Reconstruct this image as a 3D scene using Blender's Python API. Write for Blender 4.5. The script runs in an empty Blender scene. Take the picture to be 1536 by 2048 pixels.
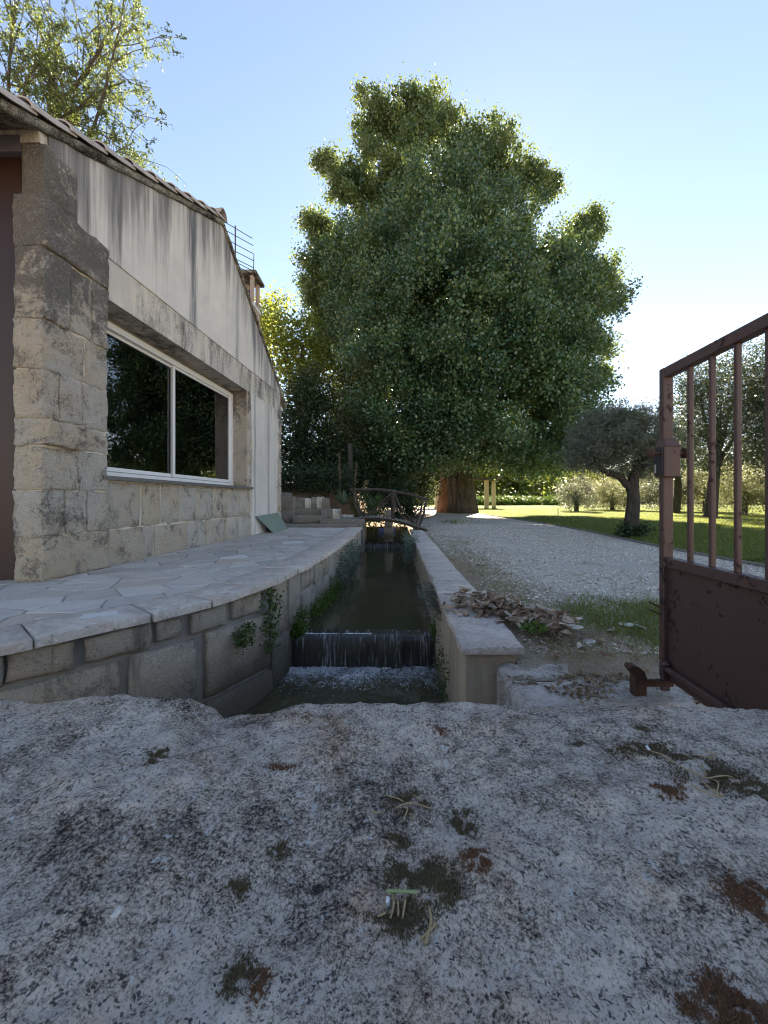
import bpy, math, random
import numpy as np
from mathutils import Vector, Matrix, Quaternion

random.seed(7); rng = np.random.default_rng(7)
sc = bpy.context.scene
COL = sc.collection

# ------------------------------------------------------------------ camera, sky, sun, exposure
CZ, F, CX, HY = 0.80, 770.0, 768.0, 1000.0      # eye height above the drive, focal length and centre in photo pixels
cam = bpy.data.cameras.new('camera'); camo = bpy.data.objects.new('camera', cam); COL.objects.link(camo)
camo.location = (0, 0, CZ); camo.rotation_euler = (math.radians(90), 0, 0)
cam.sensor_fit = 'HORIZONTAL'; cam.sensor_width = 36; cam.lens = F / 1536 * 36
cam.shift_y = -24 / 1536; cam.clip_start = 0.02; cam.clip_end = 3000
cam.dof.use_dof = False
sc.camera = camo

SUN_AZ, SUN_EL = math.radians(15.0), math.radians(37.0)
world = bpy.data.worlds.new('World'); sc.world = world; world.use_nodes = True
wn = world.node_tree; wn.nodes.clear()
sky = wn.nodes.new('ShaderNodeTexSky'); sky.sky_type = 'NISHITA'; sky.sun_disc = False
sky.sun_elevation = SUN_EL; sky.sun_rotation = SUN_AZ
sky.air_density = 1.0; sky.dust_density = 0.03; sky.ozone_density = 1.0; sky.altitude = 100
bg = wn.nodes.new('ShaderNodeBackground'); bg.inputs['Strength'].default_value = 0.05
wo = wn.nodes.new('ShaderNodeOutputWorld')
tint = wn.nodes.new('ShaderNodeMix'); tint.data_type = 'RGBA'; tint.blend_type = 'MULTIPLY'; tint.inputs[0].default_value = 1.0   # uniform warm tint on the sky colour: stands in for haze, warms the shade
tint.inputs[7].default_value = (1.07, .92, .83, 1)
wn.links.new(sky.outputs[0], tint.inputs[6]); wn.links.new(tint.outputs[2], bg.inputs[0]); wn.links.new(bg.outputs[0], wo.inputs[0])
sl = bpy.data.lights.new('sun', 'SUN'); slo = bpy.data.objects.new('sun', sl); COL.objects.link(slo)
sl.energy = 5.0; sl.angle = math.radians(0.5); sl.color = (1.0, 0.86, 0.66)
sdir = Vector((math.sin(SUN_AZ) * math.cos(SUN_EL), math.cos(SUN_AZ) * math.cos(SUN_EL), math.sin(SUN_EL)))
slo.rotation_euler = sdir.to_track_quat('Z', 'Y').to_euler(); slo.location = (6, 20, 40)
vs = sc.view_settings; vs.view_transform = 'Standard'; vs.look = 'None'; vs.exposure = 2.78; vs.gamma = 1.0
vs.use_curve_mapping = False
sc.render.engine = 'CYCLES'
sc.cycles.use_denoising = True; sc.cycles.filter_width = 1.1
sc.cycles.max_bounces = 8; sc.cycles.transparent_max_bounces = 12
sc.cycles.sample_clamp_indirect = 6.0; sc.cycles.caustics_reflective = False; sc.cycles.caustics_refractive = False

def at(px, py, Y):
    return Vector(((px - CX) / F * Y, Y, CZ + (HY - py) / F * Y))

# ------------------------------------------------------------------ numpy noise
def _hash(ix, iy, seed):
    h = (ix.astype(np.int64) * 374761393 + iy.astype(np.int64) * 668265263 + seed * 1274126177) & 0xFFFFFFFF
    h = ((h ^ (h >> 13)) * 1274126177) & 0xFFFFFFFF
    return ((h ^ (h >> 16)) & 0xFFFF) / 65535.0
def vnoise(x, y, seed=0):
    x = np.asarray(x, float); y = np.asarray(y, float)
    ix = np.floor(x); iy = np.floor(y); fx = x - ix; fy = y - iy
    fx = fx * fx * (3 - 2 * fx); fy = fy * fy * (3 - 2 * fy)
    a = _hash(ix, iy, seed); b = _hash(ix + 1, iy, seed); c = _hash(ix, iy + 1, seed); d = _hash(ix + 1, iy + 1, seed)
    return (a * (1 - fx) + b * fx) * (1 - fy) + (c * (1 - fx) + d * fx) * fy
def fbm(x, y, octv=4, seed=0, gain=.5):
    s = 0; a = 1; t = 0
    for k in range(octv):
        s = s + a * vnoise(np.asarray(x) * 2 ** k, np.asarray(y) * 2 ** k, seed + k * 17); t += a; a *= gain
    return s / t - .5

# ------------------------------------------------------------------ objects
def mesh_obj(name, verts, faces, mat, parent=None, smooth=False):
    me = bpy.data.meshes.new(name)
    me.from_pydata([tuple(v) for v in verts], [], [tuple(f) for f in faces]); me.update()
    if mat: me.materials.append(mat)
    if smooth: me.polygons.foreach_set('use_smooth', [True] * len(me.polygons))
    return link(name, me, parent)
def fast_mesh(name, verts, quads, mat, parent=None, smooth=False):
    """numpy verts (N,3) and faces (M,k)"""
    me = bpy.data.meshes.new(name); n, k = quads.shape
    me.vertices.add(len(verts)); me.vertices.foreach_set('co', np.ascontiguousarray(verts, np.float32).ravel())
    me.loops.add(n * k); me.loops.foreach_set('vertex_index', np.ascontiguousarray(quads, np.int32).ravel())
    me.polygons.add(n); me.polygons.foreach_set('loop_start', np.arange(0, n * k, k, dtype=np.int32))
    me.update(calc_edges=True)
    if smooth: me.polygons.foreach_set('use_smooth', np.ones(n, bool))
    if mat: me.materials.append(mat)
    return link(name, me, parent)
def link(name, me, parent=None):
    o = bpy.data.objects.new(name, me); COL.objects.link(o)
    if parent is not None:
        o.parent = parent
        if parent.parent is None: o.matrix_parent_inverse = Matrix.Translation(-parent.location)   # parts sit at the world's own coordinates
    return o
def thing(name, label, cat, loc=(0, 0, 0), group=None):
    o = bpy.data.objects.new(name, None); COL.objects.link(o); o.location = loc; o.empty_display_size = .1
    return tag(o, label, cat, group)
def tag(o, label=None, cat=None, group=None, kind=None):
    if label: o['label'] = label
    if cat: o['category'] = cat
    if group: o['group'] = group
    if kind: o['kind'] = kind
    return o
class MB:
    def __init__(s): s.v = []; s.f = []
    def add(s, v, f):
        n = len(s.v); s.v += [tuple(p) for p in v]; s.f += [tuple(i + n for i in q) for q in f]; return s
    def box(s, a, b, bev=0.0):
        (x0, y0, z0), (x1, y1, z1) = a, b
        return s.hexa([(x0,y0,z0),(x1,y0,z0),(x1,y1,z0),(x0,y1,z0),(x0,y0,z1),(x1,y0,z1),(x1,y1,z1),(x0,y1,z1)], bev)
    def hexa(s, c, bev=0.0):
        if bev <= 0:
            return s.add(c, [(0,3,2,1),(4,5,6,7),(0,1,5,4),(1,2,6,5),(2,3,7,6),(3,0,4,7)])
        c = [Vector(p) for p in c]; cen = sum(c, Vector()) / 8
        fs = [(0,3,2,1),(4,5,6,7),(0,1,5,4),(1,2,6,5),(2,3,7,6),(3,0,4,7)]
        vid = {}; V = []; Fc = []
        for fi, f in enumerate(fs):
            q = []
            for k in range(4):
                p = c[f[k]]; a = c[f[k-1]]; b = c[f[(k+1) % 4]]
                pp = p + (a - p).normalized() * min(bev, (a-p).length*.45) + (b - p).normalized() * min(bev, (b-p).length*.45)
                vid[(fi, f[k])] = len(V); V.append(pp); q.append(len(V) - 1)
            Fc.append(tuple(q))
        edges = {}
        for fi, f in enumerate(fs):
            for k in range(4):
                e = (f[k], f[(k+1) % 4]); edges.setdefault(tuple(sorted(e)), []).append((fi, e))
        for e, l in edges.items():
            (fa, (p, q)), (fb, _) = l
            Fc.append((vid[(fa, q)], vid[(fa, p)], vid[(fb, p)], vid[(fb, q)]))
        for vi in range(8):
            fl = [fi for fi, f in enumerate(fs) if vi in f]
            t = [vid[(fi, vi)] for fi in fl]
            nrm = (V[t[1]] - V[t[0]]).cross(V[t[2]] - V[t[0]])
            if nrm.dot(c[vi] - cen) < 0: t.reverse()
            Fc.append(tuple(t))
        return s.add(V, Fc)
    def tube(s, pts, rad, n=8, cap=True):
        pts = [Vector(p) for p in pts]
        if not hasattr(rad, '__len__'): rad = [rad] * len(pts)
        V = []; Fc = []
        t0 = (pts[1] - pts[0]).normalized()
        up = Vector((0, 0, 1)) if abs(t0.z) < .9 else Vector((1, 0, 0))
        x = t0.cross(up).normalized()
        for i, p in enumerate(pts):
            t = (pts[min(i+1, len(pts)-1)] - pts[max(i-1, 0)]).normalized()
            x = (x - t * x.dot(t)).normalized(); y = t.cross(x)
            for k in range(n):
                a = 2 * math.pi * k / n
                V.append(p + (x * math.cos(a) + y * math.sin(a)) * rad[i])
        for i in range(len(pts) - 1):
            for k in range(n):
                Fc.append((i*n+k, i*n+(k+1) % n, (i+1)*n+(k+1) % n, (i+1)*n+k))
        if cap:
            Fc.append(tuple(range(n-1, -1, -1))); Fc.append(tuple((len(pts)-1)*n + k for k in range(n)))
        return s.add(V, Fc)
    def prism(s, poly, mapf, d0, d1):
        n = len(poly)
        V = [mapf(a, b, d0) for a, b in poly] + [mapf(a, b, d1) for a, b in poly]
        Fc = [tuple(range(n-1, -1, -1)), tuple(range(n, 2*n))] + [(i, (i+1) % n, n+(i+1) % n, n+i) for i in range(n)]
        return s.add(V, Fc)
    def build(s, name, mat, parent=None, smooth=False):
        return mesh_obj(name, s.v, s.f, mat, parent, smooth)

# ------------------------------------------------------------------ materials
class M:
    def __init__(s, name):
        s.m = bpy.data.materials.new(name); s.m.use_nodes = True; s.t = s.m.node_tree; s.t.nodes.clear()
        s.out = s.t.nodes.new('ShaderNodeOutputMaterial'); s.bs = s.t.nodes.new('ShaderNodeBsdfPrincipled')
        s.t.links.new(s.bs.outputs[0], s.out.inputs[0])
        tc = s.t.nodes.new('ShaderNodeTexCoord'); s.obj = tc.outputs['Object']
        s.rnd = s.t.nodes.new('ShaderNodeObjectInfo').outputs['Random']
        g = s.t.nodes.new('ShaderNodeNewGeometry'); s.isl = g.outputs['Random Per Island']; s.nrm = g.outputs['Normal']; s.pt = g.outputs['Pointiness']
    def put(s, i, v):
        if isinstance(v, bpy.types.NodeSocket): s.t.links.new(v, i)
        elif hasattr(v, '__len__') and i.type == 'RGBA' and len(v) == 3: i.default_value = (*v, 1)
        else: i.default_value = v
    def node(s, ty, ins=None, **kw):
        n = s.t.nodes.new(ty)
        for k, v in kw.items(): setattr(n, k, v)
        for k, v in (ins or {}).items(): s.put(n.inputs[k], v)
        return n
    def noise(s, scale, detail=4, rough=.55, vec=None, dist=0):
        return s.node('ShaderNodeTexNoise', {'Vector': vec or s.obj, 'Scale': scale, 'Detail': detail, 'Roughness': rough, 'Distortion': dist}).outputs[0]
    def vor(s, scale, vec=None, feature='F1', out=0):
        return s.node('ShaderNodeTexVoronoi', {'Vector': vec or s.obj, 'Scale': scale}, feature=feature).outputs[out]
    def ramp(s, fac, *stops):
        n = s.node('ShaderNodeValToRGB', {0: fac}); r = n.color_ramp
        while len(r.elements) < len(stops): r.elements.new(.5)
        for e, (p, c) in zip(r.elements, stops):
            e.position = p; e.color = (*c, 1) if hasattr(c, '__len__') else (c, c, c, 1)
        return n.outputs[0]
    def mix(s, f, a, b, mode='MIX'):
        n = s.node('ShaderNodeMix', data_type='RGBA', blend_type=mode)
        s.put(n.inputs[0], f); s.put(n.inputs[6], a); s.put(n.inputs[7], b); return n.outputs[2]
    def math(s, op, a, b=0.0, c=0.0, clamp=False):
        n = s.node('ShaderNodeMath', {0: a, 1: b, 2: c}, operation=op, use_clamp=clamp); return n.outputs[0]
    def step(s, v, a, b):
        return s.node('ShaderNodeMapRange', {0: v, 1: a, 2: b, 3: 0.0, 4: 1.0}, interpolation_type='SMOOTHSTEP').outputs[0]
    def sep(s, v=None):
        return s.node('ShaderNodeSeparateXYZ', {0: v or s.obj}).outputs
    def comb(s, x, y, z):
        return s.node('ShaderNodeCombineXYZ', {0: x, 1: y, 2: z}).outputs[0]
    def scl(s, v, sx, sy, sz, off=None):
        n = s.node('ShaderNodeMapping', {'Vector': v or s.obj, 'Scale': (sx, sy, sz)})
        if off is not None: s.put(n.inputs['Location'], off)
        return n.outputs[0]
    def bump(s, h, strength=.5, dist=.01, nrm=None):
        ins = {'Height': h, 'Strength': strength, 'Distance': dist}
        if nrm is not None: ins['Normal'] = nrm
        return s.node('ShaderNodeBump', ins).outputs[0]
    def done(s, color, rough=.8, nrm=None, metal=0.0, spec=.3, **kw):
        s.put(s.bs.inputs['Base Color'], color); s.put(s.bs.inputs['Roughness'], rough)
        s.put(s.bs.inputs['Metallic'], metal); s.put(s.bs.inputs['Specular IOR Level'], spec)
        if nrm is not None: s.put(s.bs.inputs['Normal'], nrm)
        for k, v in kw.items(): s.put(s.bs.inputs[k], v)
        return s.m

def m_plain(name, col, rough=.7, var=.15, scale=8, bump=.3, metal=0.0, spec=.3):
    m = M(name); n = m.noise(scale, 5); n2 = m.noise(scale * 9, 3)
    c = m.mix(m.math('MULTIPLY', n, .8), tuple(x * (1 + var) for x in col), tuple(x * (1 - 2.2 * var) for x in col))
    return m.done(c, rough, m.bump(n2, bump, .004), metal, spec)

def m_lichen(name, base=(1.0, .93, .86), scale=1.0, dark=.85, bias=0.0):
    """weathered limestone crusted with black and white lichen: one field of fine crusts, pushed light or dark in patches"""
    m = M(name); S = scale
    v2 = m.scl(None, 1, 1, 1, (3.1, 7.7, 1.3)); v3 = m.scl(None, 1, 1, 1, (11.1, 2.7, 5.3))
    big = m.noise(7 * S, 4, .6, dist=.6); mid = m.noise(46 * S, 5, .7, dist=.5); fine = m.noise(330 * S, 4, .85); grit = m.noise(800 * S, 3, .85, v2)
    t = m.math('ADD', m.math('MULTIPLY', fine, 1.7), m.math('ADD', m.math('MULTIPLY', mid, .95), m.math('ADD', m.math('MULTIPLY', big, .95), m.math('MULTIPLY', grit, 1.0))))
    u = m.math('MULTIPLY_ADD', t, 1.45, -2.30 * 1.45 + .47 + bias, True)
    c = m.ramp(u, (.10, (.045, .043, .042)), (.27, (.20, .18, .165)), (.45, (.48, .44, .40)), (.60, (.66, .62, .58)), (.82, (.92, .90, .88)))
    c = m.mix(1.0, c, base, 'MULTIPLY')
    c = m.mix(m.math('MULTIPLY', m.step(m.noise(10 * S, 3, .6, v2), .50, .70), .55), c, m.mix(1.0, c, (1.0, .80, .62), 'MULTIPLY'))
    c = m.mix(m.math('MULTIPLY', m.step(m.noise(26 * S, 5, .75, v3), .62, .70), .6), c, (.27, .17, .115))
    warp = m.node('ShaderNodeVectorMath', {0: m.node('ShaderNodeTexNoise', {'Vector': m.obj, 'Scale': 150.0 * S}).outputs[1], 3: .016 / S}, operation='SCALE').outputs[0]
    vv = m.node('ShaderNodeVectorMath', {0: m.obj, 1: warp}, operation='ADD').outputs[0]
    sp = m.math('MULTIPLY', m.step(m.math('ADD', m.vor(210 * S, vv), m.math('MULTIPLY', m.noise(17 * S, 4, .65, v3), .9)), .76, .66), m.step(m.noise(150 * S, 3, .7, v3), .40, .52))
    c = m.mix(m.math('MULTIPLY', sp, dark), c, (.055, .052, .052))
    ws = m.step(m.math('ADD', m.vor(75 * S, vv), m.math('MULTIPLY', m.noise(11 * S, 4, .65, v2), .9)), .66, .54)
    c = m.mix(m.math('MULTIPLY', m.math('MULTIPLY', ws, m.step(fine, .42, .52)), .8), c, (.86, .85, .84))
    h = m.math('ADD', m.math('MULTIPLY', mid, 1.6), m.math('ADD', m.math('MULTIPLY', fine, .8), m.math('MULTIPLY', grit, .3)))
    return m.done(c, .92, m.bump(h, 1.0, .010 / S), spec=.12)

def m_ashlar(name, warm=(.40, .325, .215), grey=(.30, .285, .26), darkz=None, dk=.35, pits=.5):
    m = M(name)
    off = m.comb(m.math('MULTIPLY', m.rnd, 37.0), m.math('MULTIPLY', m.rnd, 91.0), 0.0)
    v = m.scl(None, 1, 1, 1, off)
    n1 = m.noise(3.5, 5, .6, v, .5); n2 = m.noise(40, 6, .78, v, .4); n3 = m.noise(130, 4, .75, v)
    c = m.mix(m.step(m.math('ADD', m.math('MULTIPLY', m.rnd, .40), n1), .45, .85), warm, grey)
    c = m.mix(m.math('MULTIPLY', m.step(m.noise(2.1, 3, .6), .5, .68), .3), c, tuple(x * y for x, y in zip(warm, (1.0, .82, .62))))
    c = m.mix(m.math('MULTIPLY', m.step(n2, .46, .72), .75), c, tuple(min(.8, x * 1.6) for x in grey))
    c = m.mix(m.math('MULTIPLY', m.step(n3, .52, .70), pits), c, tuple(x * .3 for x in warm))
    dm = m.math('MULTIPLY_ADD', m.noise(4.2, 6, .75, None, .6), 1.0, m.math('MULTIPLY', n2, .55))
    if not darkz:
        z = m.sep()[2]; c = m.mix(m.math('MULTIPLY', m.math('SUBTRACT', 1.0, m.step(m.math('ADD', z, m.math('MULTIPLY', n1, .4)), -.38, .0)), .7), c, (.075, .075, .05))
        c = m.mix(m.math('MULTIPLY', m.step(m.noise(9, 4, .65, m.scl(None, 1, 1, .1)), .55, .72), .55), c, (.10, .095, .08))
    if darkz:
        z = m.sep()[2]; dm = m.math('ADD', dm, m.math('MULTIPLY', m.step(z, darkz[0], darkz[1]), .21))
    c = m.mix(m.math('MULTIPLY', m.step(m.math('ADD', dm, m.math('MULTIPLY', m.math('SUBTRACT', m.noise(120, 4, .85), .5), .75)), .80, .93), dk + .42), c, m.mix(m.step(n3, .44, .56), (.05, .047, .045), (.22, .20, .18)))
    c = m.mix(m.math('MULTIPLY', m.step(m.noise(60, 6, .85), .56, .66), .6), c, (.70, .66, .59))
    pit = m.step(m.noise(55, 4, .7, v, .8), .38, .27)
    c = m.mix(m.math('MULTIPLY', pit, .6), c, tuple(x * .35 for x in warm))
    h = m.math('ADD', m.math('MULTIPLY', n1, .8), m.math('ADD', m.math('MULTIPLY', n2, 1.3), m.math('SUBTRACT', m.math('MULTIPLY', n3, .45), m.math('MULTIPLY', pit, .8))))
    return m.done(c, .92, m.bump(h, 1.0, .03), spec=.15)

def m_leaf(name, c1, c2, transl=.45, tc=None, rough=.5, spec=.35, bough=0):
    m = M(name)
    c = m.ramp(m.isl, (0, c1), (.6, tuple((a + b) / 2 for a, b in zip(c1, c2))), (1, c2))
    if bough: c = m.mix(m.step(m.noise(bough, 3, .6), .38, .64), m.mix(1.0, c, (.62, .74, .80), 'MULTIPLY'), m.mix(1.0, c, (1.2, 1.12, 1.0), 'MULTIPLY'))   # older and younger boughs
    m.done(c, rough, spec=spec)
    tr = m.node('ShaderNodeBsdfTranslucent'); tcol = tc or tuple(min(1, x * 2.2) for x in c2)
    m.put(tr.inputs[0], m.mix(m.isl, tuple(x * .6 for x in tcol), tcol))
    mx = m.node('ShaderNodeMixShader', {0: transl}); m.t.links.new(m.bs.outputs[0], mx.inputs[1]); m.t.links.new(tr.outputs[0], mx.inputs[2])
    m.t.links.new(mx.outputs[0], m.out.inputs[0])
    return m.m

def m_bark(name, c1, c2, scale=6):
    m = M(name); v = m.scl(None, 1, 1, .22)
    n = m.noise(scale * 2, 6, .7, v, .5); n2 = m.noise(scale * .7, 3)
    c = m.mix(m.step(n, .35, .65), c1, c2); c = m.mix(m.math('MULTIPLY', n2, .4), c, tuple(x * .6 for x in c1))
    return m.done(c, .9, m.bump(n, 1.0, .06), spec=.15)

MAT = {}
MAT['parapet'] = m_lichen('parapet_stone', (1.0, .905, .81), bias=.12)
MAT['slab'] = m_lichen('threshold_stone', (1.0, .93, .85), .5, .5, .22)
MAT['ashlar'] = m_ashlar('house_stone', (.70, .58, .42), (.66, .60, .51), (2.1, 2.8), .42)
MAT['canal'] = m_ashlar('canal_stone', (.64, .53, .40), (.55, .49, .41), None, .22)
MAT['mortar'] = m_plain('mortar', (.60, .53, .42), .95, .15, 14, .8)
MAT['canal_mortar'] = m_plain('canal_mortar', (.25, .235, .21), .95, .2, 12, .8)
MAT['oldstone'] = m_ashlar('old_wall_stone', (.52, .45, .35), (.46, .42, .36), (-2.0, -1.0), .25)

def stucco():
    m = M('stucco'); x, y, z = m.sep()
    rk = m.math('MINIMUM', m.math('MULTIPLY_ADD', y, .456, 3.03 + CZ - .456 * 3.2), m.math('MULTIPLY_ADD', y, -.707, 4.35 + CZ + .707 * 6.08))
    h = m.math('SUBTRACT', rk, z)                                  # distance below the verge that the rain runs down from
    st = m.noise(5.5, 4, .6, m.scl(None, 1, 1, .06)); fine = m.noise(26, 4, .65, m.scl(None, 1, 1, .05)); cloud = m.noise(2.2, 5, .6)
    c = m.mix(m.step(cloud, .35, .7), (.70, .65, .595), (.61, .575, .53))
    reach = m.math('SUBTRACT', 1.0, m.step(h, -.05, 1.3))
    dm = m.math('ADD', m.math('MULTIPLY', st, .95), m.math('ADD', m.math('MULTIPLY', fine, .35), m.math('MULTIPLY', reach, .26)))
    near = m.math('MULTIPLY', m.math('SUBTRACT', 1.0, m.step(y, 3.2, 4.3)), .12)
    dm = m.math('ADD', dm, near)
    c = m.mix(m.math('MULTIPLY', m.step(dm, .68, 1.06), .85), c, (.085, .085, .092))
    def run(y0, w, k, ztop):
        d = m.math('ABSOLUTE', m.math('SUBTRACT', m.math('ADD', y, m.math('MULTIPLY', m.noise(1.6, 2), .12)), y0 + .06))
        return m.math('MULTIPLY', m.math('SUBTRACT', 1.0, m.step(d, w * .2, w)), m.math('MULTIPLY', m.step(fine, .25, .6), k))
    c = m.mix(run(5.30, .13, .8, 5), c, (.13, .135, .15))
    c = m.mix(run(6.62, .09, .6, 5), c, (.15, .155, .17)); c = m.mix(run(7.35, .07, .6, 5), c, (.15, .155, .17))
    c = m.mix(run(8.05, .10, .55, 5), c, (.15, .155, .17))
    n = m.noise(60, 4, .7)
    return m.done(c, .95, m.bump(m.math('ADD', n, m.math('MULTIPLY', cloud, 2.0)), .5, .01), spec=.15)
MAT['stucco'] = stucco()
def lintel():
    m = M('lintel_concrete'); v = m.scl(None, 1, 1, .25)
    n = m.noise(4.5, 5, .7, v, .4); f = m.noise(40, 4, .7)
    c = m.mix(m.step(n, .3, .6), (.66, .59, .49), (.55, .51, .45))
    c = m.mix(m.math('MULTIPLY', m.step(m.math('ADD', m.noise(2.7, 5, .75, v), m.math('MULTIPLY', f, .3)), .58, .80), .85), c, (.075, .073, .074))
    return m.done(c, .95, m.bump(f, .5, .01), spec=.15)
MAT['lintel'] = lintel()
def paving():
    m = M('paving'); off = m.comb(m.math('MULTIPLY', m.rnd, 53.0), m.math('MULTIPLY', m.rnd, 17.0), 0.0); v = m.scl(None, 1, 1, 1, off)
    n = m.noise(3, 5, .65, v, .6); n2 = m.noise(30, 5, .7, v); n3 = m.noise(5, 4, .6, m.scl(v, 1, .35, 1), .5)
    c = m.ramp(m.rnd, (0, (.40, .365, .325)), (.3, (.52, .475, .42)), (.55, (.48, .415, .355)), (.8, (.58, .53, .47)), (1, (.52, .42, .335)))
    c = m.mix(m.math('MULTIPLY', m.step(n, .4, .75), .7), c, (.34, .31, .275)); c = m.mix(m.math('MULTIPLY', m.step(n3, .55, .75), .5), c, (.56, .45, .36))
    c = m.mix(m.math('MULTIPLY', m.step(n2, .5, .8), .55), c, (.70, .67, .64)); c = m.mix(m.math('MULTIPLY', m.step(m.noise(60, 4, .7, v), .58, .72), .6), c, (.13, .12, .115))
    return m.done(c, .72, m.bump(m.math('ADD', n2, m.math('MULTIPLY', n, 2.0)), .45, .01), spec=.35)
MAT['paving'] = paving()
MAT['paving_white'] = m_plain('paving_white', (.64, .62, .58), .6, .1, 6, .3)
MAT['coping'] = None
def coping():
    m = M('coping'); off = m.comb(m.math('MULTIPLY', m.rnd, 53.0), m.math('MULTIPLY', m.rnd, 17.0), 0.0); v = m.scl(None, 1, 1, 1, off)
    n = m.noise(4, 6, .65, v, .8); n2 = m.noise(45, 5, .75, v); n3 = m.noise(6, 4, .6, m.scl(v, .35, 1.5, 1), .6)
    c = m.mix(m.step(n, .35, .65), m.mix(m.rnd, (.66, .585, .50), (.55, .465, .395)), (.44, .38, .325)); c = m.mix(m.math('MULTIPLY', m.step(n3, .5, .72), .6), c, (.50, .34, .24))
    c = m.mix(m.math('MULTIPLY', m.step(n2, .47, .66), .7), c, (.76, .71, .66)); c = m.mix(m.math('MULTIPLY', m.step(m.noise(90, 4, .75, v), .54, .68), .6), c, (.17, .15, .14)); c = m.mix(m.math('MULTIPLY', m.step(m.noise(17, 5, .75, v), .56, .72), .8), c, (.12, .11, .11))
    return m.done(c, .8, m.bump(m.math('ADD', n2, m.math('MULTIPLY', n, 1.5)), .9, .014), spec=.2)
MAT['coping'] = coping()
def render_wall():
    m = M('canal_render'); v = m.scl(None, 1, 1, .15)
    n = m.noise(6, 5, .65, v, .4); n2 = m.noise(50, 4, .7); z = m.sep()[2]
    c = m.mix(m.step(n, .35, .65), (.48, .40, .30), (.33, .28, .21))
    wet = m.math('SUBTRACT', 1.0, m.step(m.math('ADD', z, m.math('MULTIPLY', n, .25)), -.68, -.38))
    c = m.mix(m.math('MULTIPLY', wet, .75), c, (.06, .065, .04))
    return m.done(c, .9, m.bump(m.math('ADD', n2, n), .6, .015), spec=.2)
MAT['render'] = render_wall()
def gravel():
    m = M('gravel'); x, y, z = m.sep()
    n = m.noise(.8, 5, .6, dist=.5); p = m.vor(70, out=1); d = m.vor(70); f = m.noise(160, 3, .8)
    g = m.node('ShaderNodeRGBToBW', {0: p}).outputs[0]
    c = m.mix(g, (.46, .405, .335), (.82, .74, .64)); c = m.mix(m.math('MULTIPLY', m.step(n, .5, .72), .7), c, (.78, .70, .59))
    c = m.mix(m.math('MULTIPLY', m.step(m.noise(1.5, 4, .6, m.scl(None, 1, .22, 1), .4), .50, .66), .75), c, m.mix(m.noise(60, 4, .7), (.62, .55, .46), (.84, .77, .67)))
    c = m.mix(m.math('MULTIPLY', m.step(m.noise(2.2, 5, .65, m.scl(None, 1, .35, 1, (4, 9, 0)), .5), .55, .72), .5), c, (.34, .28, .21))
    side = m.math('SUBTRACT', 1.0, m.step(m.math('ADD', x, m.math('MULTIPLY', n, 1.6)), 1.75, 2.9))
    c = m.mix(m.math('MULTIPLY', side, .75), c, m.mix(m.noise(25, 5, .7), (.42, .335, .22), (.25, .20, .13)))
    c = m.mix(m.math('MULTIPLY', f, .35), c, (.16, .15, .13))
    return m.done(c, .95, m.bump(m.math('ADD', m.math('MULTIPLY', d, -1.0), m.math('MULTIPLY', f, .3)), .9, .02), spec=.15)
MAT['gravel'] = gravel()
def m_stone_bits():
    m = M('pebble'); c = m.ramp(m.isl, (0, (.30, .26, .21)), (.4, (.54, .48, .40)), (.75, (.72, .65, .56)), (1, (.84, .78, .70)))
    return m.done(c, .9, spec=.15)
MAT['pebble'] = m_stone_bits()
def lawn():
    m = M('lawn'); n = m.noise(.9, 5, .6); f = m.noise(30, 5, .8); f2 = m.noise(9, 4, .7, m.scl(None, 1, .4, 1))
    c = m.mix(f, (.065, .10, .018), (.14, .17, .03)); c = m.mix(m.math('MULTIPLY', m.step(n, .5, .75), .45), c, (.22, .19, .06)); c = m.mix(m.math('MULTIPLY', f2, .4), c, (.05, .08, .015))
    return m.done(c, .9, m.bump(f, 1.0, .04), spec=.1)
MAT['lawn'] = lawn()
MAT['earth'] = m_plain('earth', (.28, .21, .14), .95, .25, 3, 1.0)
MAT['bank'] = m_plain('bank_earth', (.15, .085, .045), .95, .3, 3, 1.0)
MAT['grass'] = m_leaf('grass_blade', (.06, .098, .024), (.155, .185, .06), .4, (.38, .40, .07))
MAT['drygrass'] = m_leaf('dry_grass', (.26, .19, .09), (.36, .28, .15), .2)
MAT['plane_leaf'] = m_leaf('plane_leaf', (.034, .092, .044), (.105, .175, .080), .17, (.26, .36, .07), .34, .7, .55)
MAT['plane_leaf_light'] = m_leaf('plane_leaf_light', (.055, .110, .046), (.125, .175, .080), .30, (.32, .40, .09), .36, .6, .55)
MAT['yellow_leaf'] = m_leaf('light_leaf', (.08, .13, .03), (.15, .20, .045), .42, (.45, .50, .07))
MAT['dark_leaf'] = m_leaf('evergreen_leaf', (.02, .04, .018), (.04, .065, .025), .2, (.10, .14, .03))
MAT['oak_leaf'] = m_leaf('oak_leaf', (.025, .042, .030), (.05, .075, .048), .25, (.12, .15, .06))
MAT['olive_leaf'] = m_leaf('olive_leaf', (.085, .11, .085), (.18, .20, .155), .25, (.28, .30, .15))
MAT['olive_pale'] = m_leaf('olive_pale_leaf', (.085, .105, .055), (.17, .18, .09), .34, (.34, .36, .14))
MAT['robinia_leaf'] = m_leaf('robinia_leaf', (.08, .125, .05), (.15, .20, .08), .32, (.34, .42, .10))
MAT['fern_leaf'] = m_leaf('wall_plant_leaf', (.05, .10, .03), (.11, .17, .05), .3, (.25, .34, .08))
MAT['moss_leaf'] = m_leaf('moss_leaf', (.06, .12, .015), (.12, .20, .03), .2, (.2, .3, .05))
MAT['grey_leaf'] = m_leaf('grey_plant_leaf', (.10, .14, .11), (.18, .22, .17), .2, (.22, .28, .16))
MAT['yucca'] = m_leaf('yucca_leaf', (.08, .13, .08), (.17, .24, .15), .2, (.25, .35, .15))
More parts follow.
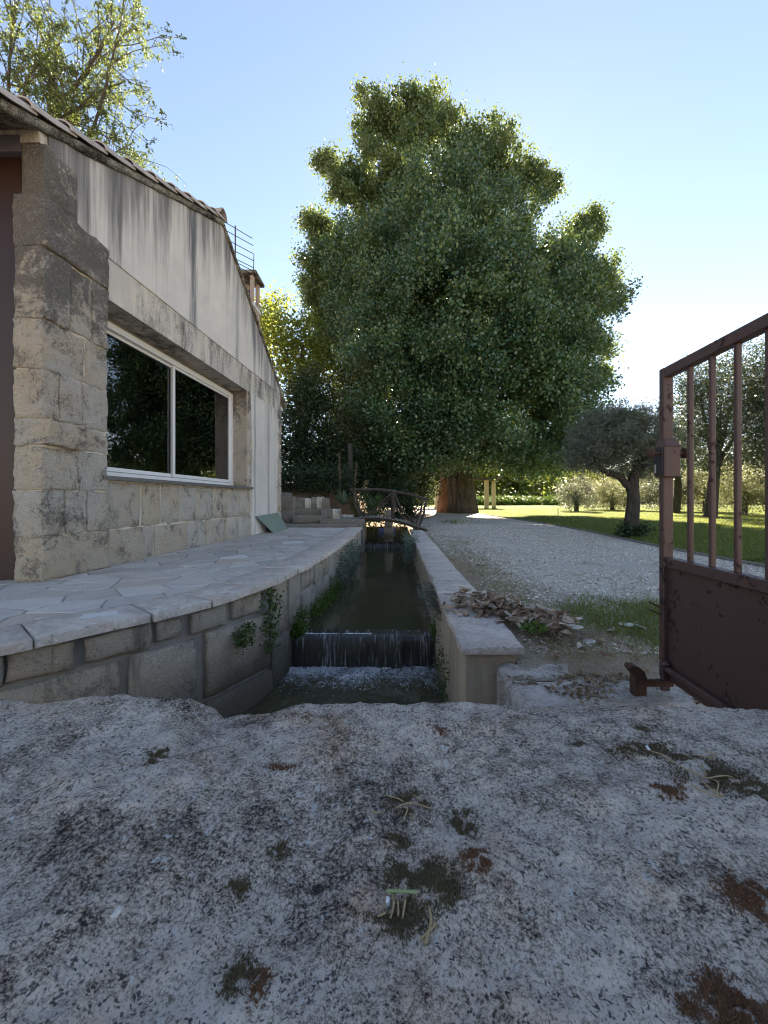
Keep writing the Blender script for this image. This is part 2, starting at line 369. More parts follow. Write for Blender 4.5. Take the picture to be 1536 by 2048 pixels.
MAT['bark'] = m_bark('plane_bark', (.04, .033, .028), (.10, .082, .066), 3)
MAT['redbark'] = m_bark('red_bark', (.12, .055, .033), (.22, .11, .065), 3)
MAT['dark_bark'] = m_bark('dark_bark', (.045, .04, .035), (.10, .088, .072), 8)
MAT['twig'] = m_bark('twig_bark', (.13, .11, .10), (.20, .17, .15), 20)
def gate_paint(name='gate_paint'):
    m = M(name); n = m.noise(4, 5, .6); sp = m.noise(34, 4, .65); s2 = m.noise(90, 4, .75); bl = m.noise(5.5, 3, .6)
    c = m.mix(n, (.098, .055, .046), (.074, .044, .040))
    runs = m.step(m.noise(24, 2, .5, m.scl(None, 1, 1, .012)), .63, .67)
    c = m.mix(m.math('MULTIPLY', runs, .5), c, (.045, .020, .018))
    c = m.mix(m.math('MULTIPLY', m.step(m.noise(9, 4, .7, m.scl(None, 1, 1, .2)), .52, .72), .35), c, (.15, .068, .045))
    rust = m.step(m.math('ADD', m.math('MULTIPLY', bl, .55), m.math('ADD', m.math('MULTIPLY', sp, .75), m.math('MULTIPLY', s2, .2))), .835, .885)
    c = m.mix(m.math('MULTIPLY', rust, .9), c, (.030, .012, .010))
    c = m.mix(m.math('MULTIPLY', m.step(s2, .62, .72), .35), c, (.19, .085, .05))
    return m.done(c, m.math('MULTIPLY_ADD', rust, .3, m.math('MULTIPLY_ADD', n, .3, .35)), m.bump(m.math('ADD', s2, m.math('MULTIPLY', rust, -1.0)), .5, .003), spec=.4)
MAT['gate'] = gate_paint()
MAT['rust'] = m_plain('rusty_iron', (.10, .055, .04), .8, .3, 40, .8, .2)
MAT['iron'] = m_plain('dark_iron', (.06, .055, .06), .5, .2, 30, .5, .5)
MAT['steel'] = m_plain('steel_plate', (.42, .41, .40), .4, .15, 60, .3, .8)
MAT['door'] = m_plain('door_paint', (.040, .019, .015), .45, .1, 2, .2)
MAT['beam'] = m_plain('steel_beam', (.13, .13, .16), .5, .15, 3, .2)
MAT['alu'] = m_plain('white_frame', (.80, .80, .80), .35, .03, 4, .05, 0, .5)
MAT['track'] = m_plain('frame_groove', (.30, .29, .28), .5, .1, 4, .05)
MAT['sill'] = m_plain('sill_stone', (.17, .16, .15), .9, .3, 25, .9)
def tile():
    m = M('roof_tile'); n = m.noise(6, 5, .65); f = m.noise(50, 4, .7)
    c = m.mix(m.rnd, (.50, .435, .385), (.43, .385, .355)); c = m.mix(m.math('MULTIPLY', m.step(n, .5, .75), .7), c, (.22, .205, .195)); c = m.mix(m.math('MULTIPLY', m.step(f, .55, .75), .5), c, (.11, .10, .10))
    return m.done(c, .9, m.bump(f, .5, .01), spec=.2)
MAT['tile'] = tile()
MAT['verge'] = m_lichen('verge_mortar', (.80, .80, .70), .3, .8, -.05)
MAT['chimney'] = m_plain('chimney_render', (.50, .38, .29), .9, .15, 4, .5)
MAT['white'] = m_plain('white_paint', (.72, .72, .72), .6, .08, 6, .2)
MAT['wood'] = m_bark('weathered_wood', (.065, .052, .045), (.14, .115, .10), 9)
MAT['plank'] = m_bark('bridge_plank', (.26, .23, .20), (.36, .33, .30), 9)
MAT['post'] = m_bark('pale_post', (.55, .44, .30), (.68, .57, .41), 5)
MAT['interior'] = m_plain('room_wall', (.62, .64, .62), .9, .1, 2, .1)
MAT['room_dark'] = m_plain('room_cabinet', (.12, .13, .14), .7, .1, 2, .1)
MAT['box_wood'] = m_plain('box_wood', (.62, .48, .28), .7, .1, 6, .1)
MAT['greenboard'] = None
def greenboard():
    m = M('green_board'); n = m.noise(4, 5, .6); f = m.noise(60, 4)
    return m.done(m.mix(n, (.17, .225, .18), (.26, .31, .255)), .5, m.bump(f, .2, .003), spec=.4)
MAT['greenboard'] = greenboard()
def dry():
    m = M('dry_bark_flake'); c = m.ramp(m.rnd, (0, (.20, .13, .09)), (.35, (.34, .235, .165)), (.7, (.46, .37, .28)), (1, (.66, .59, .49)))
    n = m.noise(30, 5, .7); c = m.mix(m.math('MULTIPLY', n, .4), c, (.14, .10, .07))
    return m.done(c, .85, m.bump(n, .5, .006), spec=.2)
MAT['flake'] = dry()
MAT['pale_flake'] = m_plain('pale_bark_flake', (.60, .57, .50), .85, .15, 25, .6)
MAT['blue'] = m_plain('blue_plank', (.09, .12, .25), .7, .1, 6, .2)
MAT['catkin'] = m_plain('dry_twig', (.36, .27, .15), .85, .15, 90, .6)
MAT['green_catkin'] = m_plain('green_twig', (.28, .33, .16), .85, .15, 90, .6)
def mossmat(name, a, b):
    m = M(name); c = m.mix(m.isl, a, b); return m.done(c, .95, spec=.05)
MAT['moss'] = mossmat('moss', (.075, .060, .034), (.17, .135, .075))
MAT['rustmoss'] = mossmat('rust_moss', (.11, .058, .032), (.23, .125, .07))
def glass():
    m = M('window_glass')
    g = m.node('ShaderNodeBsdfGlossy', {'Color': (.95, .97, 1), 'Roughness': .0}); t = m.node('ShaderNodeBsdfTransparent', {'Color': (.86, .92, .92)})
    fr = m.node('ShaderNodeFresnel', {'IOR': 1.65}).outputs[0]
    mx = m.node('ShaderNodeMixShader', {0: m.math('MULTIPLY_ADD', fr, 1.15, .06, True)})
    m.t.links.new(t.outputs[0], mx.inputs[1]); m.t.links.new(g.outputs[0], mx.inputs[2]); m.t.links.new(mx.outputs[0], m.out.inputs[0])
    return m.m
MAT['glass'] = glass()
def water(name, foam=0.0, y0=3.7, bump=.25, sc_=5.0):
    m = M(name); x, y, z = m.sep()
    n = m.noise(sc_, 4, .6, m.scl(None, 1, .55, 1), .6); n2 = m.noise(sc_ * 4, 3, .6, None, .8)
    c = m.mix(m.noise(1.3, 4, .6), (.045, .043, .024), (.085, .075, .042)); r = .06
    nb = m.bump(m.math('ADD', n, m.math('MULTIPLY', n2, .3)), bump, .05)
    if foam:
        d = m.math('SUBTRACT', y0, y)
        edge = m.math('SUBTRACT', 1.0, m.step(d, .05, .75))
        fm = m.math('ADD', m.math('MULTIPLY', m.noise(26, 6, .75, m.scl(None, 1, .6, 1), 1.0), 1.0), m.math('MULTIPLY', edge, .30))
        k = m.math('MULTIPLY', m.step(fm, .60, .92), .7)
        c = m.mix(k, c, (.62, .66, .70)); r = m.math('MULTIPLY_ADD', k, .5, .06)
    return m.done(c, r, nb, spec=.5, IOR=1.33)
MAT['water_mid'] = water('water_calm', 0, 0, .10, 3.0)
MAT['water_low'] = water('water_rippled', 1.0, 3.72, .55, 9.0)
def fall():
    m = M('falling_water'); v = m.scl(None, 1, .15, .07)
    n = m.noise(46, 5, .7, v, .3); n2 = m.noise(9, 3, .6, v)
    z = m.sep()[2]
    k = m.step(m.math('ADD', n, m.math('MULTIPLY', n2, .35)), .69, 1.0)
    c = m.mix(k, (.030, .030, .026), (.60, .62, .64))
    return m.done(c, m.math('MULTIPLY_ADD', k, .3, .08), m.bump(n, .6, .03), spec=.5)
MAT['fall'] = fall()
MAT['foam'] = m_plain('foam', (.80, .83, .86), .6, .05, 30, .5)
MAT['wetstone'] = m_plain('wet_stone', (.03, .032, .026), .35, .3, 8, .8, 0, .5)

# ------------------------------------------------------------------ rough stone pieces
_seed = [0]
def stone(name, quad, mapf, mat, parent, proud=.03, back=.10, bev=.015, rough=.006, nu=6, nv=5, smooth=True, jit=.006):
    """a rough block: quad = bl, br, tr, tl in the wall's own (a, b) coordinates, mapf(a, b, w) -> world, w outwards"""
    _seed[0] += 1; sd = _seed[0] * 7
    q = [Vector((a, b, 0)) for a, b in quad]
    wu = ((q[1] - q[0]).length + (q[2] - q[3]).length) / 2; wv = ((q[3] - q[0]).length + (q[2] - q[1]).length) / 2
    bu = min(.3, bev / max(wu, 1e-4)); bv = min(.3, bev / max(wv, 1e-4))
    us = [0.0] + list(np.linspace(bu, 1 - bu, nu - 2)) + [1.0]; vs_ = [0.0] + list(np.linspace(bv, 1 - bv, nv - 2)) + [1.0]
    V = []; Fc = []
    def P(u, v): return q[0] * (1-u) * (1-v) + q[1] * u * (1-v) + q[2] * u * v + q[3] * (1-u) * v
    for j, v in enumerate(vs_):
        for i, u in enumerate(us):
            p = P(u, v); ei = i in (0, nu-1); ej = j in (0, nv-1)
            w = proud
            if ei or ej: w -= bev * (.8 if not (ei and ej) else 1.3)
            V.append((p.x, p.y, w))
    A = np.array(V); X_, Y_ = A[:, 0].copy(), A[:, 1].copy()
    A[:, 2] += fbm(X_ * 9, Y_ * 9, 4, sd, .6) * rough * 3; A[:, 0] += (vnoise(X_ * 14, Y_ * 14, sd + 3) - .5 + .6 * (vnoise(X_ * 45, Y_ * 45, sd + 4) - .5)) * jit * 2; A[:, 1] += (vnoise(X_ * 14, Y_ * 14, sd + 5) - .5 + .6 * (vnoise(X_ * 45, Y_ * 45, sd + 6) - .5)) * jit * 2
    V = [tuple(map(float, a)) for a in A]
    for j in range(nv - 1):
        for i in range(nu - 1):
            a = j * nu + i; Fc.append((a, a+1, a+nu+1, a+nu))
    ring = [i for i in range(nu)] + [j*nu+nu-1 for j in range(1, nv)] + [(nv-1)*nu+i for i in range(nu-2, -1, -1)] + [j*nu for j in range(nv-2, 0, -1)]
    base = len(V)
    for k in ring: V.append((V[k][0], V[k][1], -back))
    L = len(ring)
    for k in range(L): Fc.append((ring[(k+1) % L], ring[k], base+k, base+(k+1) % L))
    W = [mapf(*v) for v in V]
    a, b, c = (Vector(W[Fc[0][k]]) for k in range(3))
    out = Vector(mapf(V[0][0], V[0][1], 1.0)) - Vector(mapf(V[0][0], V[0][1], 0.0))
    if (b - a).cross(c - a).dot(out) < 0: Fc = [f[::-1] for f in Fc]
    return mesh_obj(name, W, Fc, mat, parent, smooth)

# ------------------------------------------------------------------ canal lines
PATIO, COPE, WLOW, WMID, WTOP = .14, .02, -.78, -.50, -.36
_cp = [(-4.6, .55), (-3.4, .9), (-2.6, 1.25), (-2.05, 1.55), (-1.76, 1.76), (-1.58, 1.97), (-1.38, 2.20), (-1.22, 2.42), (-1.09, 2.68), (-.89, 3.39), (-.745, 4.54), (-.64, 6.2), (-.58, 7.7), (-.545, 9.3)]
def catmull(P, n=12):
    P = [Vector(p) for p in P]; out = []
    for i in range(len(P) - 1):
        p0 = P[max(i-1, 0)]; p1 = P[i]; p2 = P[i+1]; p3 = P[min(i+2, len(P)-1)]
        for k in range(n):
            t = k / n
            out.append(.5 * ((2*p1) + (p2-p0)*t + (2*p0-5*p1+4*p2-p3)*t*t + (3*p1-p0-3*p2+p3)*t**3))
    out.append(P[-1]); return out
LC = catmull([(x, y, 0) for x, y in _cp])
LCx = np.array([p.x for p in LC]); LCy = np.array([p.y for p in LC])
LCs = np.concatenate([[0], np.cumsum(np.hypot(np.diff(LCx), np.diff(LCy)))])
tx = np.gradient(LCx, LCs); ty = np.gradient(LCy, LCs)
def Lpt(s, d=0.0):
    x = np.interp(s, LCs, LCx); y = np.interp(s, LCs, LCy); a = np.interp(s, LCs, tx); b = np.interp(s, LCs, ty); l = math.hypot(a, b)
    return x + b / l * d, y - a / l * d
def wall_map(a, b, w):
    x, y = Lpt(a, w - .045); return Vector((x, y, b))
def s_px(px, d=-.03):
    ss = np.linspace(0, LCs[-1], 800); pts = [Lpt(s, d) for s in ss]
    r = np.array([p[0] / p[1] for p in pts]); return float(np.interp((px - CX) / F, r, ss))
def wq(px, py):
    s = s_px(px); y = Lpt(s, -.03)[1]; return (s, CZ + (HY - py) / F * y)
def xr_in(y): return .41 + .0325 * (y - 2.02)          # inner edge of the right-hand coping
def gz(x, y):
    t = min(1.0, max(0.0, (2.75 - y) / .7)); return max(0.0, y - 20) * .012 - .065 * t * t * (3 - 2 * t) - max(0.0, 2.06 - y) * .2

# ------------------------------------------------------------------ ground, drive, lawn, water
def ground():
    ys = [-80, -6, .2, .55, .9, 1.25, 1.55, 1.76, 1.97, 2.03, 2.05, 2.2, 2.42, 2.68, 3.0, 3.4, 4.5, 6.2, 7.7, 9.3, 10.6, 13, 17, 17.01, 20, 30, 45, 70, 120, 600]
    V = []; Fc = []
    def edges(y):
        if y > 17: return 0.0, 0.0
        xl = float(np.interp(y, LCy, LCx)) - .12 if y < 9.3 else -.66
        if y < .55: xl = -4.7
        return xl, (xr_in(y) + .12 if y > 2.05 else .68)
    for y in ys:
        xl, xr = edges(y); z = gz(0, y) - .02 if y > 2.04 else float(np.interp(y, [1.55, 1.76, 1.97, 2.05], [-.19, -.125, -.098, -.085]))
        V += [(-500, y, z), (xl, y, z), (xr, y, z), (500, y, z)]
    for i in range(len(ys) - 1):
        a, b = i * 4, i * 4 + 4
        Fc += [(a, a+1, b+1, b), (a+2, a+3, b+3, b+2)]
    # canal bed and its sides, one sheet with the banks
    n = len(V); V += [(-6, -80, -1.15), (2, -80, -1.15), (2, 17, -1.15), (-6, 17, -1.15)]; Fc.append((n, n+1, n+2, n+3))
    return tag(mesh_obj('ground', V, Fc, MAT['earth']), kind='structure')
ground()
EDGE = [(4.5, -30), (4.5, 3.0), (4.52, 4.5), (4.66, 6.5), (5.1, 9.35), (5.4, 12.9), (5.45, 17.4), (5.5, 21), (5.2, 26), (4.0, 34), (2.5, 45)]
Ey = np.array([e[1] for e in EDGE]); Ex = np.array([e[0] for e in EDGE])
def xe(y): return float(np.interp(y, Ey, Ex))
def sheet(name, xa, xb, ys, nx, mat, dz, amp=.012, kind='structure'):
    V = []; Q = []
    for y in ys:
        for k in range(nx + 1):
            t = k / nx; x = xa(y) * (1 - t) + xb(y) * t
            z = gz(x, y) + dz + amp * float(fbm(x * .9, y * .9, 3, 5)) * 2
            V.append((x, y, z))
    for j in range(len(ys) - 1):
        for k in range(nx): a = j * (nx + 1) + k; Q.append((a, a+1, a+nx+2, a+nx+1))
    return tag(fast_mesh(name, np.array(V), np.array(Q), mat, None, True), kind=kind)
ysd = list(np.concatenate([np.arange(1.90, 12, .25), np.arange(12, 22, .6), np.arange(22, 46, 2)]))
sheet('gravel_drive', lambda y: xr_in(y) + .30 if y < 10.2 else (xr_in(10.2) + .3 if y < 18 else -2.5), xe, ysd, 16, MAT['gravel'], .0)
sheet('lawn', lambda y: xe(y) + .03, lambda y: 90, list(np.concatenate([[2.06], np.arange(3, 30, 1.0), np.arange(30, 62, 4)])), 30, MAT['lawn'], .015, .03)
# low board along the lawn's edge
e = MB(); pts = [(xe(y), y) for y in np.arange(2.0, 22, .5)]
for (x0, y0), (x1, y1) in zip(pts, pts[1:]):
    e.hexa([(x0-.02, y0, -.03), (x0+.02, y0, -.03), (x1+.02, y1, -.03), (x1-.02, y1, -.03), (x0-.02, y0, .035), (x0+.02, y0, .035), (x1+.02, y1, .035), (x1-.02, y1, .035)])
tag(e.build('lawn_edging', MAT['plank']), 'low grey edging strip between gravel drive and lawn', 'edging')

def water_sheet(name, y0, y1, z, mat, amp, sc_, nx=60, ny=120):
    ys = np.linspace(y0, y1, ny); V = np.zeros((ny * nx, 3)); k = 0
    for y in ys:
        xl = (float(np.interp(y, LCy, LCx)) if y < 9.3 else -.66) - .2
        if y < .9: xl = -3.6
        xs = np.linspace(xl, xr_in(y) + .12, nx)
        V[k:k+nx, 0] = xs; V[k:k+nx, 1] = y; k += nx
    V[:, 2] = z + amp * (fbm(V[:, 0] * sc_, V[:, 1] * sc_ * .8, 4, 9) + .4 * fbm(V[:, 0] * sc_ * 3, V[:, 1] * sc_ * 3, 3, 4))
    a = (np.arange(ny - 1)[:, None] * nx + np.arange(nx - 1)[None, :]).ravel()
    o = fast_mesh(name, V, np.stack([a, a + 1, a + nx + 1, a + nx], 1), mat, None, True)
    return tag(o, kind='structure')
WY, WY2 = 3.74, 10.5
wl = water_sheet('water', -2.5, WY + .02, WLOW, MAT['water_low'], .05, 7, 130, 260)
wm = water_sheet('water', WY + .02, WY2 + .02, WMID, MAT['water_mid'], .006, 2)
wt = water_sheet('water', WY2 + .02, 17, WTOP, MAT['water_mid'], .006, 2)
def weir(y, ztop, zlow, label, name='weir'):
    xl = (float(np.interp(y, LCy, LCx)) - .12) if y < 9.3 else -.66; xr = xr_in(y) + .06
    root = thing(name, label, 'weir', ((xl + xr) / 2, y + .1, -1.15))
    b = MB(); b.box((xl, y + .06, -1.14), (xr, y + .32, ztop - .03)); b.build('weir_sill', MAT['wetstone'], root)
    nx, prof = 160, []
    H = ztop - zlow
    for t in np.linspace(0, 1, 14):
        if t < .3: prof.append((y + .10 - .14 * t / .3, ztop + .004 - .012 * (t / .3) ** 2))
        else: u = (t - .3) / .7; prof.append((y - .04 - .055 * u ** .6, ztop - .008 - (H + .02) * u ** 1.1))
    xs = np.linspace(xl, xr, nx); V = []; Q = []
    for j, (py, pz) in enumerate(prof):
        for i, x in enumerate(xs):
            w = float(vnoise(x * 30, j * .12, 3)) * .02 + float(vnoise(x * 7, j * .1, 8)) * .035
            V.append((x, py - (w if j > 3 else w * .2), pz + (.012 * float(vnoise(x * 12, 1, 5)) if j < 4 else 0)))
    for j in range(len(prof) - 1):
        for i in range(nx - 1): a = j * nx + i; Q.append((a, a+nx, a+nx+1, a+1))
    f = fast_mesh('falling_water', np.array(V), np.array(Q), MAT['fall'], root, True)
    return root, xl, xr
w1, xl1, xr1 = weir(WY, WMID, WLOW, 'stone weir with dark curtain of water, nearest in the channel')
weir(WY2, WTOP, WMID, 'small far weir crossing the channel near the footbridge')
# foam bubbles below the fall and along its lip
def bubbles(n, fn, r0, r1):
    base = np.array([(1,0,0),(0,1,0),(-1,0,0),(0,-1,0),(0,0,.7),(0,0,-.5)], float); tri = np.array([(0,1,4),(1,2,4),(2,3,4),(3,0,4),(1,0,5),(2,1,5),(3,2,5),(0,3,5)])
    V = []; T = []
    for i in range(n):
        p = np.array(fn()); r = r0 + (r1 - r0) * rng.random() ** 2
        V.append(base * r * rng.uniform(.6, 1.4, 3) + p); T.append(tri + 6 * i)
    return np.concatenate(V), np.concatenate(T)
def foam_at():
    while True:
        x = rng.uniform(xl1 + .06, xr1 - .05); d = abs(rng.normal(0, .16)) + .05
        if vnoise(x * 6, d * 7, 2) > .48: return (x, WY - .05 - d, WLOW + .012 * rng.random())
def lip_at():
    while True:
        x = rng.uniform(xl1 + .12, xr1 - .35)
        if vnoise(x * 5, .5, 12) > .45: return (x, WY - .005 + rng.normal(0, .008), WMID + .004)
a, b = bubbles(4200, foam_at, .0015, .007); c, d = bubbles(500, lip_at, .003, .008)
tag(fast_mesh('foam', np.concatenate([a, c]), np.concatenate([b, d + len(a)]), MAT['foam'], None, True), 'white foam churning below the nearest weir', 'foam', kind='stuff')

# ------------------------------------------------------------------ left canal wall: blocks and coping slabs
CW = thing('canal_wall', 'curving block wall with stone coping on left side of the channel', 'wall', (-1.0, 3.0, -1.15))
core = MB(); sN = np.linspace(0, LCs[-1], 90); V = []; Fc = []
for s in sN:
    for dd, z in ((-.05, -1.15), (-.05, PATIO - .05), (-.30, PATIO - .05), (-.30, -1.15)):
        x, y = Lpt(s, dd); V.append((x, y, z))
for i in range(len(sN) - 1):
    for k in range(4): Fc.append((i*4+k, i*4+(k+1) % 4, i*4+4+(k+1) % 4, i*4+4+k))
Fc.append((0, 1, 2, 3)); L_ = (len(sN)-1)*4; Fc.append((L_+3, L_+2, L_+1, L_))
core.add(V, Fc); core.build('mortar_core', MAT['canal_mortar'], CW)
blocks = [ # px quads: left-top, right-top, right-bottom, left-bottom
    ((-60,1310),(6,1300),(6,1372),(-60,1390)), ((12,1304),(146,1280),(146,1340),(12,1365)), ((168,1274),(301,1248),(301,1293),(168,1326)),
    ((310,1247),(360,1234),(360,1273),(310,1286)), ((382,1229),(452,1203),(450,1248),(380,1268)), ((464,1203),(522,1181),(520,1224),(464,1238)),
    ((-60,1400),(238,1322),(238,1440),(-60,1480)), ((258,1312),(392,1280),(393,1440),(258,1450)), ((412,1268),(536,1228),(540,1330),(412,1395)),
    ((-60,1490),(238,1450),(240,1500),(-60,1560)), ((258,1460),(390,1448),(392,1500),(258,1510)), ((412,1405),(540,1340),(545,1400),(412,1470))]
for b_ in blocks:
    tl, tr, br, bl = [wq(*p) for p in b_]
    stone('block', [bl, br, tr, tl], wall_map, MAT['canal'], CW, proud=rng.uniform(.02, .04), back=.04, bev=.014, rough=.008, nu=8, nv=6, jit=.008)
s = s_px(541)
k = 0
while s < LCs[-1] - .1:
    ln = rng.uniform(.22, .46); e1 = min(s + ln, LCs[-1]); 
    zs = [-.86, -.42 + rng.uniform(-.06, .06), -.12 + rng.uniform(-.05, .05), PATIO - .06] if k % 3 else [-.86, -.36 + rng.uniform(-.06, .06), PATIO - .06]
    if k % 4 == 1: zs = [-.86, -.46, PATIO - .06]
    for z0, z1 in zip(zs, zs[1:]):
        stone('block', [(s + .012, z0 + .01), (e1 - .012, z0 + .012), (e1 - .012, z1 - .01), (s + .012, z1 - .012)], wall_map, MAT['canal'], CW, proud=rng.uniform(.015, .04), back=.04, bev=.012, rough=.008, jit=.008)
    s = e1; k += 1
def cope_map(a, b, w):
    x, y = Lpt(a, b); return Vector((x, y, PATIO + w))
s = .4; k = 0
while s < LCs[-1] - .02:
    e1 = s + rng.uniform(.32, .52); e1 = LCs[-1] if e1 > LCs[-1] - .2 else e1
    stone('coping_slab', [(s + .005, -.335), (e1 - .005, -.335 + rng.uniform(-.02, .02)), (e1 - .005, .03 + rng.uniform(-.018, .018)), (s + .005, .03)], cope_map, MAT['coping'], CW, proud=rng.uniform(.001, .007), back=.045, bev=.006, rough=.003, nu=8, nv=5, jit=.006)
    s = e1; k += 1

# ------------------------------------------------------------------ patio: crazy paving
PT = thing('patio', None, None, (-2.0, 5.0, 0)); tag(PT, 'crazy paved stone patio between house and channel', kind='structure')
inner = [Lpt(s, -.345) for s in np.linspace(.5, LCs[-1], 40)]
def clip(poly, p, n):
    out = []
    for i in range(len(poly)):
        a = poly[i]; b = poly[(i+1) % len(poly)]; da = (a[0]-p[0])*n[0]+(a[1]-p[1])*n[1]; db = (b[0]-p[0])*n[0]+(b[1]-p[1])*n[1]
        if da <= 0: out.append(a)
        if (da < 0 < db) or (db < 0 < da):
            t = da / (da - db); out.append((a[0]+(b[0]-a[0])*t, a[1]+(b[1]-a[1])*t))
    return out
halves = []
for (x0, y0), (x1, y1) in zip(inner, inner[1:]):
    l = math.hypot(x1-x0, y1-y0); halves.append(((x0, y0), ((y1-y0)/l, -(x1-x0)/l)))
halves += [((-4.2, 0), (-1, 0)), ((0, 9.22), (0, 1)), ((0, .9), (0, -1))]
full = [(-4.2, .9), (0, .9), (0, 9.22), (-4.2, 9.22)]
base = full
for p, n in halves: base = clip(base, p, n)
b_ = MB(); nb = len(base); b_.add([(x, y, -.4) for x, y in base] + [(x, y, PATIO - .006) for x, y in base], [tuple(range(nb-1, -1, -1)), tuple(range(nb, 2*nb))] + [(i, (i+1) % nb, nb+(i+1) % nb, nb+i) for i in range(nb)])
b_.build('mortar_bed', m_plain('paving_joint', (.36, .33, .29), .95, .2, 9, .8), PT)
def xw(y): return -2.80 + .075 * (y - 3.18)
pts = []
tries = 0
while len(pts) < 330 and tries < 20000:
    tries += 1; p = (rng.uniform(-4.2, -.4), rng.uniform(.9, 9.3))
    if all((p[0]-q[0])**2 / .075 + (p[1]-q[1])**2 / .045 > 1 for q in pts): pts.append(p)
np_ = 0
for i, p in enumerate(pts):
    if p[1] > 3.7 and p[0] < xw(p[1]) - .45: continue
    poly = full
    for j, q in enumerate(pts):
        if j == i or (q[0]-p[0])**2 + (q[1]-p[1])**2 > 2.5: continue
        nx_, ny_ = q[0]-p[0], q[1]-p[1]; l = math.hypot(nx_, ny_)
        g = rng.uniform(.004, .010)
        poly = clip(poly, ((p[0]+q[0])/2 - nx_/l*g, (p[1]+q[1])/2 - ny_/l*g), (nx_/l, ny_/l))
        if len(poly) < 3: break
    for hp, hn in halves:
        if len(poly) < 3: break
        poly = clip(poly, (hp[0]-hn[0]*.006, hp[1]-hn[1]*.006), hn)
    if len(poly) < 3: continue
    ring = []                                        # broken edges
    for k in range(len(poly)):
        a, b = poly[k], poly[(k+1) % len(poly)]; l = math.hypot(b[0]-a[0], b[1]-a[1])
        if l < .012: continue
        ring.append(a)
        for t in np.arange(.12, l - .05, .12):
            ring.append((a[0]+(b[0]-a[0])*t/l + rng.normal(0, .005), a[1]+(b[1]-a[1])*t/l + rng.normal(0, .005)))
    n = len(ring)
    if n < 3: continue
    c = (sum(r[0] for r in ring)/n, sum(r[1] for r in ring)/n); z = PATIO + rng.uniform(-.003, .003)
    ax, ay = rng.normal(0, .004, 2)
    V = [(x, y, PATIO - .03) for x, y in ring] + [(x, y, z - .004) for x, y in ring]
    for x, y in ring:
        l = math.hypot(c[0]-x, c[1]-y) + 1e-6; u = min(.006 / l, .4); V.append((x+(c[0]-x)*u, y+(c[1]-y)*u, z + (x-c[0])*ax + (y-c[1])*ay))
    Fc = [(i_, (i_+1) % n, n+(i_+1) % n, n+i_) for i_ in range(n)] + [(n+i_, n+(i_+1) % n, 2*n+(i_+1) % n, 2*n+i_) for i_ in range(n)] + [tuple(range(2*n, 3*n))]
    o = mesh_obj('paving_stone', V, Fc, MAT['paving_white'] if (rng.random() < .02) else MAT['paving'], PT); np_ += 1
# the pale marble strip set in near the left
V = [(-1.86, 2.02), (-1.52, 2.20), (-1.57, 2.28), (-1.93, 2.13)]
b_ = MB(); b_.hexa([(x, y, PATIO - .02) for x, y in V] + [(x, y, PATIO + .006) for x, y in V], .003); b_.build('paving_stone', MAT['paving_white'], PT)

# ------------------------------------------------------------------ right canal wall
RW = thing('canal_wall', 'rendered wall with reddish slab coping on right side of the channel', 'wall', (.6, 5, -1.15))
y0, y1 = 2.07, 10.2
V = []; Fc = []
ysn = np.linspace(y0, y1, 60); zsn = np.linspace(-1.15, COPE - .036, 12)
for y in ysn:
    for z in zsn:
        V.append((xr_in(y) + .028 + .012 * float(fbm(y * 3, z * 3, 3, 31)) - .05 * (z < -.95), y, z))
nz = len(zsn)
for j in range(len(ysn) - 1):
    for k in range(nz - 1): a = j*nz+k; Fc.append((a, a+1, a+nz+1, a+nz))
n0 = len(V)
for y in ysn: V += [(xr_in(y) + .30, y, -1.15), (xr_in(y) + .30, y, COPE - .036)]
for j in range(len(ysn) - 1):
    t, t2 = j*nz+nz-1, (j+1)*nz+nz-1; Fc.append((t, n0+2*j+1, n0+2*j+3, t2)); Fc.append((n0+2*j, n0+2*j+2, n0+2*j+3, n0+2*j+1))
Fc.append(tuple(list(range(0, nz)) [::-1] + [n0, n0+1]) [::-1])
mesh_obj('rendered_face', V, Fc, MAT['render'], RW, False)
def rc_map(a, b, w): return Vector((xr_in(a) + b, a, COPE + w))
y = 2.02; k = 0
while y < 10.15:
    e1 = y + (.62 if k == 0 else rng.uniform(.38, .6)); e1 = 10.2 if e1 > 10.0 else e1
    stone('coping_slab', [(y + .006, 0), (e1 - .006, rng.uniform(-.012, .012)), (e1 - .006, .335), (y + .006, .335 + rng.uniform(-.01, .01))], rc_map, MAT['coping'], RW, proud=rng.uniform(.0, .008), back=.034, bev=.005, rough=.0025, nu=8, nv=5, jit=.005)
    y = e1; k += 1
# threshold stones in front of the gate
def top_map(z0):
    return lambda a, b, w: Vector((a, b, z0 + w))
for nm, q, z0, lab in (('threshold_stone', [(.60, 1.62), (1.50, 1.66), (1.52, 1.905), (.585, 1.90)], -.085, 'lichen covered threshold stone under the gate stop'),
                   ('threshold_stone', [(.565, 1.915), (.93, 1.92), (1.00, 2.06), (.60, 2.07)], -.070, 'small lichen covered threshold stone against the right coping end'),
                   ('threshold_stone', [(1.53, 1.55), (2.3, 1.55), (2.3, 1.95), (1.54, 1.95)], -.10, 'threshold stone beneath the rusty gate leaf')):
    o = stone(nm, q, top_map(z0), MAT['slab'], None, proud=.0, back=.9, bev=.022, rough=.010, nu=16, nv=9, jit=.008); tag(o, lab, 'stone', 'threshold stones by the gate')

